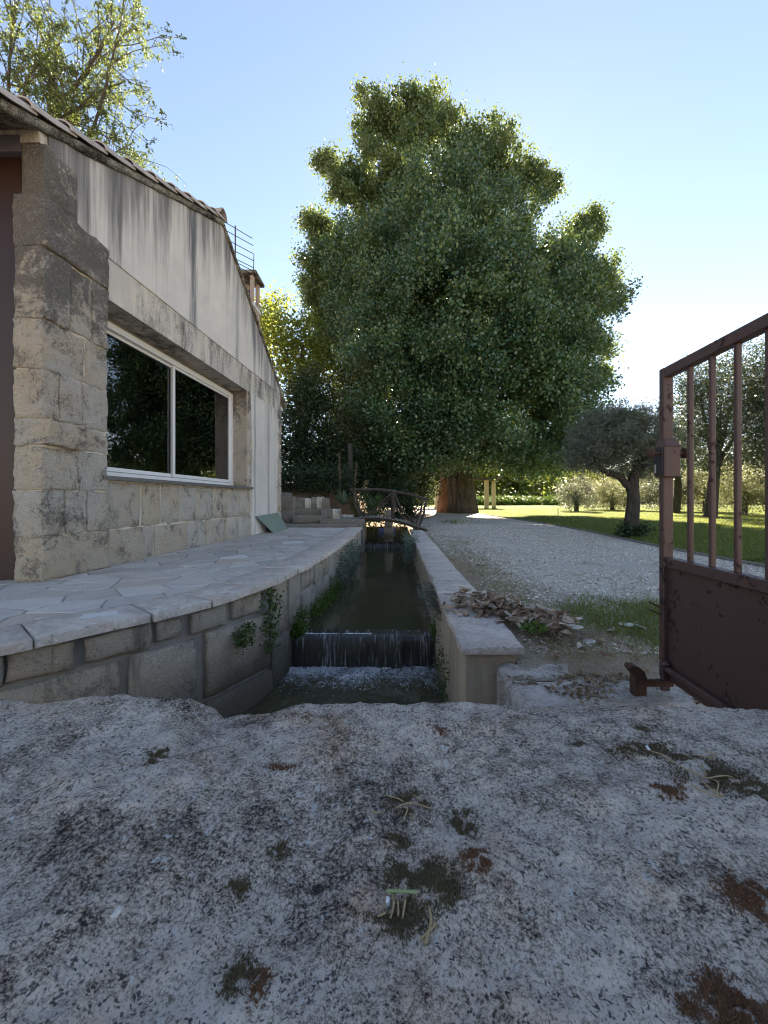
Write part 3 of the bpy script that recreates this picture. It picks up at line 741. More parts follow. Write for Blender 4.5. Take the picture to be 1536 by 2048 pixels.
# ------------------------------------------------------------------ foreground parapet
_sil = [(-1600,1412),(-400,1412),(0,1407),(40,1408),(80,1418),(130,1413),(290,1408),(380,1407),(420,1418),(452,1437),(475,1431),(545,1431),(575,1412),(620,1404),(700,1402),(800,1411),(850,1403),(1000,1411),(1100,1417),(1200,1411),(1330,1419),(1536,1424),(2600,1428)]
_sx = np.array([(p - CX) / F * .53 for p, _ in _sil]); _sz = np.array([-(q - HY) / F * .53 for _, q in _sil])
def parapet_z(x, y):
    x = np.asarray(x, float); y = np.asarray(y, float)
    edge = np.interp(x, _sx, _sz) - (-.2835)
    z = CZ - .272 + .030 * fbm(x * 4, y * 4, 2, 40) + .014 * fbm(x * 14, y * 14, 3, 41) + .007 * fbm(x * 60, y * 60, 3, 42, .6) + .0035 * (np.abs(fbm(x * 190, y * 190, 2, 43)))
    t = np.clip((y - .36) / .17, 0, 1); z = z + edge * t ** 1.5 - .006 * t ** 2
    tb = np.clip((y - .515) / .02, 0, 1); z = z - .010 * tb ** 2
    return z
def make_parapet():
    xs = np.concatenate([np.arange(-1.6, -.62, .03), np.arange(-.62, .62, .0034), np.arange(.62, 1.1, .03)])
    ys = np.concatenate([np.arange(-.30, .12, .03), np.arange(.12, .54, .0032)])
    X, Y = np.meshgrid(xs, ys); yedge = .535 + .012 * fbm(X * 9, X * 0, 3, 44) + .006 * fbm(X * 45, X * 0, 3, 45)
    Yw = np.where(Y > .3, .3 + (Y - .3) * (yedge - .3) / .24, Y)
    Z = parapet_z(X, Yw)
    rows = [np.stack([X, Yw, Z], -1)]
    lx = xs; le = yedge[-1]; lz = Z[-1]
    for k in range(1, 14):
        t = k / 13
        yy = le + .006 * math.sin(min(1, t * 3) * 1.57) + .02 * fbm(lx * 14, lx * 0 + t * 5, 3, 46); zz = lz - .012 * k * (1 + k * .05)
        rows.append(np.stack([lx, yy, zz], -1)[None])
    rows.append(np.stack([lx, le, lx * 0 - 1.14], -1)[None])
    V = np.concatenate(rows, 0); ny, nx, _ = V.shape
    a = (np.arange(ny - 1)[:, None] * nx + np.arange(nx - 1)[None, :]).ravel()
    Q = np.stack([a, a + 1, a + nx + 1, a + nx], 1); V = V.reshape(-1, 3)
    o = fast_mesh('stone_parapet', V, Q, MAT['parapet'], None, True)
    return tag(o, 'broad lichen speckled stone parapet with broken far edge filling the foreground', 'parapet')
make_parapet()
def pp(px, py):
    Y = .272 * F / (py - HY); x = (px - CX) / F * Y
    return x, Y
def moss(name, patches, mat, label):
    V = []; T = []; n = 0
    for px, py, rx, ry, cnt in patches:
        x0, y0 = pp(px, py); kx = y0 / F; ky = y0 * y0 / (.272 * F); c3 = int(cnt * 2.4)
        uv = rng.normal(0, .55, (c3 * 5, 2)); ok = ((uv ** 2).sum(1) < 1.7) & (vnoise(uv[:, 0] * 3 + px, uv[:, 1] * 3 + py, 6) > .42); u, v = uv[ok][:c3].T; m_ = len(u)
        x = x0 + u * rx * kx; y = y0 - v * ry * ky; z = parapet_z(x, y); r = rng.uniform(.0005, .0014, m_); h = np.maximum(.0008, rng.uniform(.0008, .003, m_) * (1.15 - u*u - v*v*.5)); a_ = rng.uniform(0, 6.28, m_)
        q = [np.stack([x + r * np.cos(a_ + k * 2.094), y + r * np.sin(a_ + k * 2.094), z - .001], 1) for k in range(3)] + [np.stack([x + rng.normal(0, .0012, m_), y + rng.normal(0, .0012, m_), z + h], 1)]
        V.append(np.stack(q, 1).reshape(-1, 3)); i = n + np.arange(m_) * 4; T.append(np.concatenate([np.stack([i, i+1, i+3], 1), np.stack([i+1, i+2, i+3], 1), np.stack([i+2, i, i+3], 1)])); n += 4 * m_
    V = np.concatenate(V); T = np.concatenate(T)
    o = fast_mesh(name, np.array(V), np.array(T), mat); return tag(o, label, 'moss', kind='stuff')
moss('moss', [(815,1590,55,26,420),(925,1622,34,34,360),(830,1720,75,40,800),(880,1760,60,40,500),(800,1805,70,40,500),(318,1520,30,14,160),(300,1545,18,8,70),(1325,1500,90,22,420),(1420,1540,100,45,1100),(1510,1575,50,30,400),(1250,1498,50,12,180),(1285,1455,22,10,90),(480,1935,40,40,260),(1160,1474,18,8,60),(480,1750,30,22,140),(560,1680,24,18,90),(800,1655,30,16,130)], MAT['moss'], 'brown green moss cushions in hollows of the parapet')
moss('moss', [(955,1712,32,22,330),(1470,2000,70,75,1100),(1510,1790,60,48,600),(1335,1575,50,22,260),(560,1530,40,10,130),(1370,1990,26,22,130),(880,1465,16,12,60),(520,1950,22,40,120)], MAT['rustmoss'], 'rust red moss patches on the parapet')
def twig(name, pts, r, mat, label, group, cat='twig', n=5):
    P = []
    for px, py, up in pts:
        x, y = pp(px, py); P.append((x, y, float(parapet_z(x, y)) + r + up))
    b = MB(); m_ = len(P); b.tube(catmull(P, 4), [r * (.9 + .3 * rng.random()) for _ in range((m_ - 1) * 4 + 1)], n); return tag(b.build(name, mat, None, True), label, cat, group)
gA = 'pale twigs in the moss at the right edge'
LA = ('long pale twig reaching left in the gate side moss', 'curved twig lowest in the gate side moss', 'hooked twig at the right of the gate side moss', 'flat twig under the curved one in the gate side moss', 'short bent twig in the middle of the gate side twigs', 'thin horizontal twig above the main gate side twigs', 'upright thin twig above the gate side bundle', 'short slanting twig at the top left of the gate side moss', 'tiny twig at the very top of the gate side moss')
for k, p in enumerate(([(1330,1520,.002),(1385,1548,.003),(1440,1558,.001)], [(1400,1560,.003),(1420,1582,.004),(1448,1590,.001)], [(1412,1560,.004),(1455,1552,.003),(1480,1566,.001)], [(1383,1575,.001),(1420,1588,.002),(1445,1590,.001)],
          [(1425,1555,.002),(1437,1572,.005),(1430,1590,.001)], [(1390,1506,.002),(1430,1512,.002)], [(1403,1524,.002),(1412,1550,.004)], [(1365,1502,.001),(1395,1518,.002)], [(1410,1500,.001),(1436,1508,.001)])):
    twig('twig', p, .0006, MAT['catkin'], LA[k], gA)
gB = 'pale twigs in the upper middle moss patch'
LB = ('twig leftmost in the upper middle moss patch', 'slanting twig at the top of the upper middle moss', 'long flat twig through the upper middle moss', 'twig curling down from the long one in the middle moss', 'slim twig at the upper right of the middle moss', 'shortest twig hanging below the long middle one')
for k, p in enumerate(([(742,1611,.001),(768,1613,.002)], [(772,1575,.001),(795,1583,.002),(808,1590,.001)], [(790,1605,.002),(820,1600,.004),(862,1602,.001)], [(808,1605,.003),(815,1612,.004),(806,1626,.001)], [(826,1578,.001),(842,1592,.001)], [(820,1612,.002),(826,1627,.001)])):
    twig('twig', p, .0006, MAT['catkin'], LB[k], gB)
gC = 'stubby twigs in the lower middle moss patch'
LC_ = ('bent stubby twig under the green twig', 'straight stubby twig second under the green twig', 'rightmost stubby twig under the green twig', 'leftmost stubby twig beside the white chip', 'stubby twig lying flat left of the bundle', 'very short twig end crossing the green twig')
for k, p in enumerate(([(785,1765,.002),(788,1785,.004),(781,1806,.001)], [(796,1780,.003),(797,1805,.001)], [(811,1782,.003),(805,1810,.001)], [(773,1762,.002),(769,1788,.001)], [(755,1805,.001),(772,1800,.002)], [(784,1760,.003),(788,1772,.003)])):
    twig('twig', p, .0008, MAT['catkin'], LC_[k], gC)
twig('twig', [(772,1763,.004),(800,1768,.005),(835,1773,.003)], .0011, MAT['green_catkin'], 'pale green twig lying across the stubby twigs in the moss', None)
twig('twig', [(858,1798,.001),(862,1825,.003),(850,1862,.001)], .0010, MAT['catkin'], 'longer pale twig standing alone below the lower moss patch', None)
twig('twig', [(872,1822,.001),(862,1838,.003),(840,1852,.001)], .0009, MAT['catkin'], 'curved pale twig crossing the longer one below the moss', None)
twig('twig', [(1286,1500,.001),(1330,1515,.002),(1345,1522,.001)], .0006, MAT['catkin'], 'hair thin straw beside the white chip on the parapet', None)
def chip(px, py, sx, sy, h, mat, name, label):
    x, y = pp(px, py); z = float(parapet_z(x, y)); b = MB()
    q = [(-sx, -sy), (sx * .8, -sy * .6), (sx, sy), (-sx * .7, sy * .9)]
    b.hexa([(x + u, y + v, z - .001) for u, v in q] + [(x + u * .8, y + v * .8, z + h * (.7 + .3 * rng.random())) for u, v in q], .0007); tag(b.build(name, mat), label, 'stone chip')
chip(1296, 1499, .0022, .0045, .0035, MAT['white'], 'stone_chip', 'small white chip on the moss near the gate side')
chip(776, 1773, .002, .003, .004, MAT['white'], 'stone_chip', 'small white chip among the stubby twigs')
chip(232, 1830, .003, .005, .0012, MAT['paving'], 'stone_chip', 'flat grey flake on the dark lower left of the parapet')

# ------------------------------------------------------------------ house
H = thing('stone_house', 'low stone and stucco house with tiled gable and wide window', 'house', (-4.5, 6.0, 0))
un = math.hypot(1, .075); nxh, nyh = 1 / un, -.075 / un
def hw(a, b, w): return Vector((xw(a) + w * nxh, a + w * nyh, b))        # gable wall: a = distance along, b = height, w = outwards
def hf(a, b, w): return Vector((a, 3.15 - w, b))                        # front face towards the bridge
def hp(px, py, d=0.0):
    r = (px - CX) / F; Y = -(3.0385 - d) / (r - .075); return Y, CZ + (HY - py) / F * Y
zW0, zW1, zL = .25 + CZ, 2.0 + CZ, 2.41 + CZ           # sill, underside and top of the lintel
YA, YB = 3.62, 7.07                                    # window opening
RK0, RKY, RKZ, YF = 3.18, 6.08, 4.35 + CZ, 8.81
def rake(y): return 3.03 + CZ + .456 * (y - 3.2) if y < RKY else RKZ - .707 * (y - RKY)
T = -.38
w = MB(); w.prism([(3.26, 0), (YF, 0), (YF, zW0 - .05), (3.26, zW0 - .05)], hw, T, 0); w.build('wall', MAT['mortar'], H)
w = MB(); w.prism([(3.26, zW0 - .05), (YA, zW0 - .05), (YA, zL), (3.26, zL)], hw, T, .0); w.build('wall', MAT['mortar'], H)
w = MB(); w.prism([(YB + .0, zW0 - .05), (YF, zW0 - .05), (YF, zW1), (YB + .0, zW1)], hw, T, 0); w.build('wall', MAT['mortar'], H)
# stucco skins
def skin(name, poly, d0, d1, mat, n=0):
    b = MB(); b.prism(poly, hw, d0, d1); return b.build(name, mat, H)
skin('stucco_panel', [(3.20, zL), (YF - .02, zL), (YF - .02, rake(YF - .02)), (RKY, RKZ), (3.20, rake(3.20))], T, .018, MAT['stucco'])
st_r = [(YB + .16, PATIO), (YF - .22, PATIO), (YF - .24, .8), (YF - .30, 1.15), (YF - .18, 1.5), (YF - .2, 1.9), (YF - .1, 2.25), (YF - .06, zW1), (YB + .10, zW1), (YB + .14, 2.2), (YB + .19, 1.8), (YB + .15, 1.3)]
skin('stucco_panel', st_r, .0005, .022, MAT['stucco'])
l = MB()
l.prism([(3.72, zW1), (YF - .005, zW1), (YF - .005, zL - .002), (3.72, zL - .002)], hw, T, .006); l.build('lintel', MAT['lintel'], H)
# stones: side of the buttress
Zc = [-.66, -.30, .08, .44, .66, 1.06, 1.47, 2.05, 2.47]; Zc = [z + CZ for z in Zc]
splits = [[0, 1], [0, .30, .62, 1], [0, .5, 1], [0, .55, 1], [0, .22, .55, 1], [0, .62, 1], [0, .38, .72, 1], [0, 1]]
for k, sp in enumerate(splits):
    for a0, a1 in zip(sp, sp[1:]):
        ya, yb = 3.10 + (3.775 - 3.10) * a0, 3.10 + (3.775 - 3.10) * a1
        pr = rng.uniform(.05, .07)
        z0, z1 = Zc[k] + .006, Zc[k+1] - .006
        if k == 7:
            stone('stone', [(ya, z0), (yb, z0), (yb, z1 - .03), (ya, z1)], hw, MAT['ashlar'], H, .075, .02, .016, .02, 16, 12, jit=.014); continue
        if k == 3 and a0 == 0: pr = .11
        stone('stone', [(ya + .005, z0), (yb - .005, z0), (yb - .005, z1), (ya + .005, z1)], hw, MAT['ashlar'], H, pr, .02, .007, .012, 18, 15, jit=.012)
b = MB(); b.prism([(3.115, .02), (3.765, .02), (3.765, Zc[8] - .05), (3.115, Zc[8] - .02)], hw, .0006, .042); b.build('mortar_fill', MAT['mortar'], H)
b = MB(); b.prism([(-2.975, .02), (-2.765, .02), (-2.765, Zc[8] - .02), (-2.975, Zc[8] - .02)], hf, -.10, .034); b.build('mortar_fill', MAT['mortar'], H)
# front of the buttress
XF0, XF1 = -2.985, -2.755
for k in range(8):
    stone('stone', [(XF0 + rng.uniform(-.006, .006), Zc[k] + .004), (XF1, Zc[k] + .004), (XF1, Zc[k+1] - .004), (XF0 + rng.uniform(-.006, .006), Zc[k+1] - .004)], hf, MAT['ashlar'], H, .05 + rng.uniform(-.006, .006), .30, .006, .010, 12, 15, jit=.010)
stone('stone', [(-2.95, Zc[8]), (-2.745, Zc[8]), (-2.75, 2.90 + CZ), (-2.95, 2.90 + CZ)], hf, MAT['ashlar'], H, .03, .30, .015, .01, 7, 6)
stone('stone', [(3.13, Zc[8]), (3.36, Zc[8] - .0), (3.34, 2.885 + CZ), (3.13, 2.89 + CZ)], hw, MAT['ashlar'], H, .055, .02, .02, .012, 8, 7)
# below the window
bx = [3.79, 4.30, 4.62, 5.02, 5.40, 5.86, 6.30, 6.72, 7.18]
for a0, a1 in zip(bx, bx[1:]):
    stone('stone', [(a0 + .012, .51), (a1 - .012, .51), (a1 - .012, zW0 - .065), (a0 + .012, zW0 - .065)], hw, MAT['ashlar'], H, rng.uniform(.008, .016), .02, .016, .008, 8, 7, jit=.014)
bx = [3.79, 4.5, 5.15, 5.62, 6.2, 6.7, 7.2]
for a0, a1 in zip(bx, bx[1:]):
    stone('stone', [(a0 + .01, PATIO - .05), (a1 - .01, PATIO - .05), (a1 - .01, .495), (a0 + .01, .495)], hw, MAT['ashlar'], H, rng.uniform(.01, .02), .02, .016, .008, 8, 6, jit=.014)
# far corner quoins and the ragged edge beside the window
zz = PATIO - .04
k = 0
while zz < 2.8:
    h_ = rng.uniform(.2, .34); wd = .24 if k % 2 else .17
    stone('stone', [(YF - wd, zz + .006), (YF + .012, zz + .006), (YF + .012, min(zz + h_, 2.82) - .006), (YF - wd, min(zz + h_, 2.82) - .006)], hw, MAT['ashlar'], H, .03, .03, .014, .01, 6, 5, jit=.012)
    zz += h_; k += 1
zz = zW0
while zz < zW1 - .05:
    h_ = min(rng.uniform(.22, .42), zW1 - zz)
    stone('stone', [(YB + .004, zz + .005), (YB + .15 + rng.uniform(-.03, .03), zz + .005), (YB + .15 + rng.uniform(-.03, .03), zz + h_ - .005), (YB + .004, zz + h_ - .005)], hw, MAT['ashlar'], H, .012, .03, .01, .006, 5, 5, jit=.008)
    zz += h_
# reveal stones
b = MB(); b.prism([(YB - .012, zW0 - .02), (YB + .002, zW0 - .02), (YB + .002, zW1), (YB - .012, zW1)], hw, -.30, -.012); b.build('reveal', MAT['ashlar'], H)
# sill and window
zs_ = zW0
sl_ = MB(); sl_.prism([(3.70, zs_ - .052), (YB + .10, zs_ - .052), (YB + .10, zs_ - .012), (3.70, zs_ - .012)], hw, -.30, .075); sl_.build('window_sill', MAT['sill'], H)
Wn = mesh_obj('window', *(lambda b: (b.v, b.f))(MB().prism([(YA - .05, zs_ - .012), (YB - .01, zs_ - .012), (YB - .01, zs_ + .055), (YA - .05, zs_ + .055)], hw, -.36, -.26)), MAT['alu'], H)
zt = 1.925 + CZ
def wp(name, a0, a1, z0, z1, d0, d1, mat, par=None):
    b = MB(); b.prism([(a0, z0), (a1, z0), (a1, z1), (a0, z1)], hw, d0, d1); return b.build(name, mat, par or Wn)
wp('frame', YA - .05, YB - .01, zt - .05, zt + .02, -.36, -.27, MAT['alu']); wp('frame', YA - .05, YB - .01, zt + .02, zW1 - .001, -.37, -.31, MAT['track'])
wp('frame', YB - .065, YB - .012, zs_ + .055, zt - .05, -.36, -.27, MAT['alu']); wp('frame', YA - .05, YA + .01, zs_ + .055, zt - .05, -.36, -.27, MAT['alu'])
YM = 5.36
for (a0, a1, dd) in ((YA + .01, YM + .03, -.325), (YM - .03, YB - .065, -.295)):
    sa = wp('sash', a0, a1, zs_ + .056, zs_ + .115, dd - .022, dd, MAT['alu'])
    wp('rail', a0, a1, zt - .085, zt - .051, dd - .022, dd, MAT['alu'], sa)
    wp('stile', a0, a0 + .05, zs_ + .115, zt - .085, dd - .022, dd, MAT['alu'], sa); wp('stile', a1 - .05, a1, zs_ + .115, zt - .085, dd - .022, dd, MAT['alu'], sa)
    wp('pane', a0 + .05, a1 - .05, zs_ + .115, zt - .085, dd - .014, dd - .010, MAT['glass'], sa)
wp('track', YA, YB - .07, zs_ + .0555, zs_ + .066, -.292, -.270, MAT['track'])
# the room behind the glass
R_ = MB(); R_.box((-7.0, 3.6, .2), (-6.9, 8.6, 3.4)); R_.build('room_wall', MAT['interior'], H)
R_ = MB(); R_.box((-6.9, 8.3, .2), (-2.85, 8.4, 3.4)); R_.build('room_wall', MAT['interior'], H)
R_ = MB(); R_.box((-6.9, 3.55, .2), (-3.2, 3.62, 3.4)); R_.build('room_wall', MAT['interior'], H)
R_ = MB(); R_.box((-7.0, 3.5, .12), (-3.0, 8.5, .2)); R_.build('room_floor', MAT['room_dark'], H)
R_ = MB(); R_.box((-7.0, 3.5, 3.21), (-3.0, 8.5, 3.3)); R_.build('room_ceiling', MAT['interior'], H)
CB = MB(); CB.box((-4.9, 7.6, .2), (-4.1, 8.28, 2.3), .01); cbt = tag(CB.build('cabinet', MAT['room_dark']), 'dark cabinet standing inside behind the right window pane', 'cabinet')
GR = thing('wall_heater', 'white louvred unit hung on the far wall inside the house', 'heater', (-5.6, 8.2, 1.9))
gb = MB(); gb.box((-6.2, 8.12, 1.85), (-5.1, 8.30, 2.25), .01); gb.build('casing', MAT['white'], GR)
for k in range(4): gb = MB(); gb.box((-6.1, 8.10, 1.90 + k * .08), (-5.2, 8.115, 1.93 + k * .08)); gb.build('louvre', MAT['room_dark'], GR)
bb = MB(); bb.box((-3.62, 4.70, zs_ + .0), (-3.35, 5.0, zs_ + .11), .004); 
BT = MB(); BT.box((-3.9, 4.2, .95), (-3.25, 6.8, .99)); [BT.box((x_, y_, .2), (x_ + .05, y_ + .05, .95)) for x_ in (-3.85, -3.32) for y_ in (4.25, 6.7)]
tag(BT.build('table', MAT['room_dark']), 'dark work table inside the house along the window', 'table')
bb = MB(); bb.box((-3.62, 4.45, .992), (-3.32, 4.72, 1.17), .004); tag(bb.build('wooden_box', MAT['box_wood']), 'small pale wooden box on the table behind the left pane', 'box')
bb = MB(); bb.box((-3.75, 6.35, .992), (-3.45, 6.65, 1.30), .02); bb.box((-3.7, 6.3, 1.12), (-3.5, 6.349, 1.2), .004); tag(bb.build('machine', MAT['white']), 'small white appliance on the table behind the right pane', 'appliance')
# front side: tall brown door, beam, wall over it
d_ = MB(); d_.box((-5.2, 3.19, .02), (-2.955, 3.23, 2.84 + CZ)); D = d_.build('door', MAT['door'], H)
for k in range(6):
    d_ = MB(); d_.box((-5.18 + k * .37, 3.18, .04), (-5.15 + k * .37, 3.191, 2.83 + CZ)); d_.build('door_rib', MAT['door'], D)
d_ = MB(); d_.box((-5.3, 3.13, 2.84 + CZ), (-2.952, 3.26, 2.97 + CZ), .006); d_.build('door_beam', MAT['beam'], H)
d_ = MB(); d_.box((-9.0, 3.12, 2.975 + CZ), (-2.80, 3.42, 3.06 + CZ)); d_.build('wall', MAT['lintel'], H)
d_ = MB(); d_.box((-2.953, 3.125, 2.905 + CZ), (-2.795, 3.40, 2.974 + CZ)); d_.build('wall', MAT['lintel'], H)
d_ = MB(); d_.box((-9.0, 3.15, 0), (-5.3, 3.45, 2.97 + CZ)); d_.build('wall', MAT['stucco'], H)
d_ = MB(); d_.box((-9.0, 8.45, 0), (-2.82, 8.75, 2.5 + CZ)); d_.build('wall', MAT['stucco'], H)
d_ = MB(); d_.box((-9.3, 3.15, 0), (-9.0, 8.75, 2.5 + CZ)); d_.build('wall', MAT['stucco'], H)
# roof
def roofslab(name, ya, za, yb, zb, th, dx0, mat):
    b = MB(); c = []
    for y, z in ((ya, za), (yb, zb)):
        c.append((xw(y) + dx0, y, z)); c.append((-9.4, y, z))
    V = [(*p[:2], p[2] - th) for p in (c[0], c[1], c[3], c[2])] + [c[0], c[1], c[3], c[2]]
    b.hexa(V); return b.build(name, mat, H)
RF = roofslab('roof', 2.60, rake(2.60) + .075, RKY, RKZ + .075, .07, .045, MAT['verge'])
RB = roofslab('roof', RKY + .002, RKZ + .075, 9.15, rake(9.15) + .075, .07, .045, MAT['verge'])
def canal_tile(y0, y1, r0, r1, dx, name='roof_tile', lift=.0, par=None):
    """half-round tile running up the slope from y0 to y1 with a lip"""
    V = []; Fc = []; n = 10
    for y, r, dz in ((y0, r0, .0), (y0 + (y1 - y0) * .5, (r0 + r1) / 2, 0), (y1, r1, 0)):
        z0 = rake(y) + .075 + lift
        if y == y0: z0 += .022
        if y == y1: z0 -= .004
        for rr in (r, r - .014):
            for k in range(n + 1):
                a = math.pi * k / n; V.append((xw(y) + dx - math.cos(a) * rr, y, z0 + math.sin(a) * rr * .85))
    m_ = 2 * (n + 1)
    for j in range(2):
        for k in range(n):
            a = j*m_+k; Fc.append((a, a+1, a+m_+1, a+m_)); a += n+1; Fc.append((a+m_, a+m_+1, a+1, a))
        Fc += [(j*m_, j*m_+m_, j*m_+m_+n+1, j*m_+n+1), (j*m_+n, j*m_+2*n+1, j*m_+m_+2*n+1, j*m_+m_+n)]
    for k in range(n):
        Fc.append((k, k+n+1, k+n+2, k+1)); a = 2*m_; Fc.append((a+k, a+k+1, a+k+n+2, a+k+n+1))
    return mesh_obj(name, V, Fc, MAT['tile'], par or H, False)
ty_ = [2.62, 2.98, 3.32, 3.70, 4.07, 4.43, 4.79, 5.14, 5.48, 5.80]
for col in range(3):
    for k, y in enumerate(ty_):
        canal_tile(y, min(y + .42, RKY + .02), .122, .098, -.022 - .25 * col, lift=.006, par=RF)
ty2 = [9.16, 8.80, 8.44, 8.08, 7.72, 7.36, 7.0, 6.64, 6.32]
for col in range(3):
    for y in ty2: canal_tile(y, max(y - .40, RKY), .095, .080, -.06 - .235 * col, par=RB)
for k in range(4):                                                       # ridge tiles
    x0 = xw(RKY) + .06 - k * .38; V = []; Fc = []; n = 10
    for x, r in ((x0, .125), (x0 - .42, .105)):
        for rr in (r, r - .015):
            for q in range(n + 1):
                a = math.pi * q / n; V.append((x, RKY - math.cos(a) * rr, RKZ + .10 + (.015 if x == x0 else 0) + math.sin(a) * rr))
    m_ = 2 * (n + 1)
    for q in range(n): Fc += [(q, q+m_, q+m_+1, q+1), (q+n+1, q+n+2, q+m_+n+2, q+m_+n+1), (q, q+1, q+n+2, q+n+1), (q+m_, q+m_+n+1, q+m_+n+2, q+m_+1)]
    mesh_obj('ridge_tile', V, Fc, MAT['tile'], RF)
# mortar roll under the verge tiles
def roll(pts, r, par):
    b = MB(); b.tube(pts, [r * (.72 + .6 * float(vnoise(p[1] * 9, 3, 5)) ) for p in pts], 8); return b.build('verge_mortar', MAT['verge'], par, True)
roll([(xw(y) + .03, y, rake(y) + .035 + .012 * float(fbm(y * 6, 0, 2, 3))) for y in np.arange(2.6, RKY + .05, .04)], .034, RF)
roll([(xw(y) + .03, y, rake(y) + .045) for y in np.linspace(RKY, 9.1, 80)], .028, RB)
g_ = MB(); g_.box((-2.62, 9.10, 2.12 + CZ), (-2.42, 9.24, 2.22 + CZ), .01); g_.build('gutter_end', MAT['white'], H)
# chimney on the far slope
CH = RB
c_ = MB(); c_.box((-2.965, 7.90, 2.6 + CZ), (-2.68, 8.32, 4.05 + CZ), .008); chm = c_.build('chimney', MAT['chimney'], RB)
for (x0_, y0_) in ((-2.965, 7.90), (-2.755, 7.90), (-2.965, 8.24), (-2.755, 8.24)):
    c_.__init__(); c_.box((x0_, y0_, 4.052 + CZ), (x0_ + .075, y0_ + .075, 4.62 + CZ), .006); c_.build('chimney_pillar', MAT['chimney'], RB)
c_ = MB(); c_.box((-2.88, 7.98, 4.052 + CZ), (-2.77, 8.22, 4.35 + CZ), .006); c_.build('chimney_flue', MAT['iron'], RB)
c_ = MB(); c_.box((-2.985, 7.88, 3.98 + CZ), (-2.66, 8.34, 4.05 + CZ + .001), .006); c_.build('chimney_band', MAT['white'], RB)
c_ = MB(); c_.box((-3.04, 7.82, 4.622 + CZ), (-2.60, 8.40, 4.69 + CZ), .012); c_.build('chimney_cap', MAT['verge'], RB)
# aerial
AN = thing('roof_aerial', 'rusty television aerial on a mast above the roof ridge', 'aerial', (-2.80, 7.3, 3.3 + CZ))
mx_ = -2.82; my_ = 7.3
b = MB(); b.tube([(mx_, my_, 2.9 + CZ), (mx_, my_, 5.20 + CZ)], .012, 6); b.build('mast', MAT['rust'], AN)
for k, (zq, ln) in enumerate([(5.16, .32), (5.02, .34), (4.86, .34), (4.72, .36), (4.58, .36), (4.52, .34), (4.46, .3)]):
    b = MB(); b.tube([(mx_ - ln * .45, my_ - .1, zq + CZ + .03), (mx_ + ln * .75, my_ + .25, zq + CZ - .03)], .007, 5); b.build('element', MAT['rust'], AN)
b = MB(); b.tube([(mx_ + .27, my_ + .25, 4.83 + CZ), (mx_ + .26, my_ + .25, 4.40 + CZ)], .008, 5); b.build('element', MAT['rust'], AN)
b = MB(); b.tube([(mx_ - .02, my_, 4.48 + CZ), (mx_ + .24, my_ + .2, 4.30 + CZ)], .006, 5); b.build('element', MAT['rust'], AN)
# green board leaning on the wall's foot
b = MB(); b.hexa([hw(7.75, PATIO, .22), hw(8.70, PATIO, .20), hw(8.70, PATIO, .22), hw(7.75, PATIO, .24), hw(7.35, .49, .03), hw(8.55, .52, .03), hw(8.55, .52, .05), hw(7.35, .49, .05)], .003)
tag(b.build('green_board', MAT['greenboard']), 'dusty green board leaning against the house wall by the steps', 'board')

# ------------------------------------------------------------------ gate
GY, GX = 1.80, 1.285
def gxx(y): return GX + .08 * (y - GY)
G = thing('metal_gate', 'open rusty brown metal gate leaf with bars above a sheet panel', 'gate', (GX, 1.0, -.03))
zT, zM, zB = CZ + .608, CZ - .262, CZ - .765
GE = .15
def gbar(name, ya, yb, z0, z1, x0, x1, mat=None, par=None, bev=.003):
    b = MB(); b.hexa([(gxx(ya)+x0, ya, z0), (gxx(ya)+x1, ya, z0), (gxx(yb)+x1, yb, z0), (gxx(yb)+x0, yb, z0), (gxx(ya)+x0, ya, z1), (gxx(ya)+x1, ya, z1), (gxx(yb)+x1, yb, z1), (gxx(yb)+x0, yb, z1)], bev)
    return b.build(name, mat or MAT['gate'], par or G)
gbar('stile', GY - .035, GY, zB - .055, zT, 0, .045); gbar('stile', GE, GE + .04, zB - .055, zT, 0, .045)
gbar('top_rail', GE + .04, GY - .0355, zT - .045, zT, .002, .043)
gbar('middle_rail', GE + .04, GY - .0355, zM - .042, zM, -.003, .043)
gbar('bottom_rail', GE + .04, GY - .0355, zB - .055, zB, .012, .05)
gbar('bottom_bead', GE + .04, GY - .036, zB - .012, zB + .012, -.012, .0118, None, None, .004)
gbar('panel', GE + .04, GY - .0355, zB, zM - .0425, .022, .026, None, None, 0)
for yb_ in [1.625, 1.506, 1.387, 1.263, 1.14, 1.02, .90, .78, .66, .54, .42, .30]:
    gbar('bar', yb_ - .0095, yb_ + .0095, zM, zT - .045, .013, .032)
lb = gbar('lock_box', GY - .060, GY + .012, CZ + .105, CZ + .245, -.012, .062, None, None, .004)
b = MB(); b.hexa([(gxx(GY)-.012, GY-.060, CZ+.245), (gxx(GY)+.062, GY-.060, CZ+.245), (gxx(GY)+.062, GY+.012, CZ+.245), (gxx(GY)-.012, GY+.012, CZ+.245), (gxx(GY)+.0, GY-.036, CZ+.285), (gxx(GY)+.045, GY-.036, CZ+.285), (gxx(GY)+.045, GY, CZ+.285), (gxx(GY), GY, CZ+.285)]); b.build('lock_cap', MAT['gate'], lb)
gbar('lock_plate', GY - .052, GY + .004, CZ + .115, CZ + .24, -.018, -.0125, MAT['iron'], lb, .001)
gbar('keyhole_plate', GY - .010, GY + .001, CZ + .125, CZ + .165, -.021, -.0185, MAT['steel'], lb, .001)
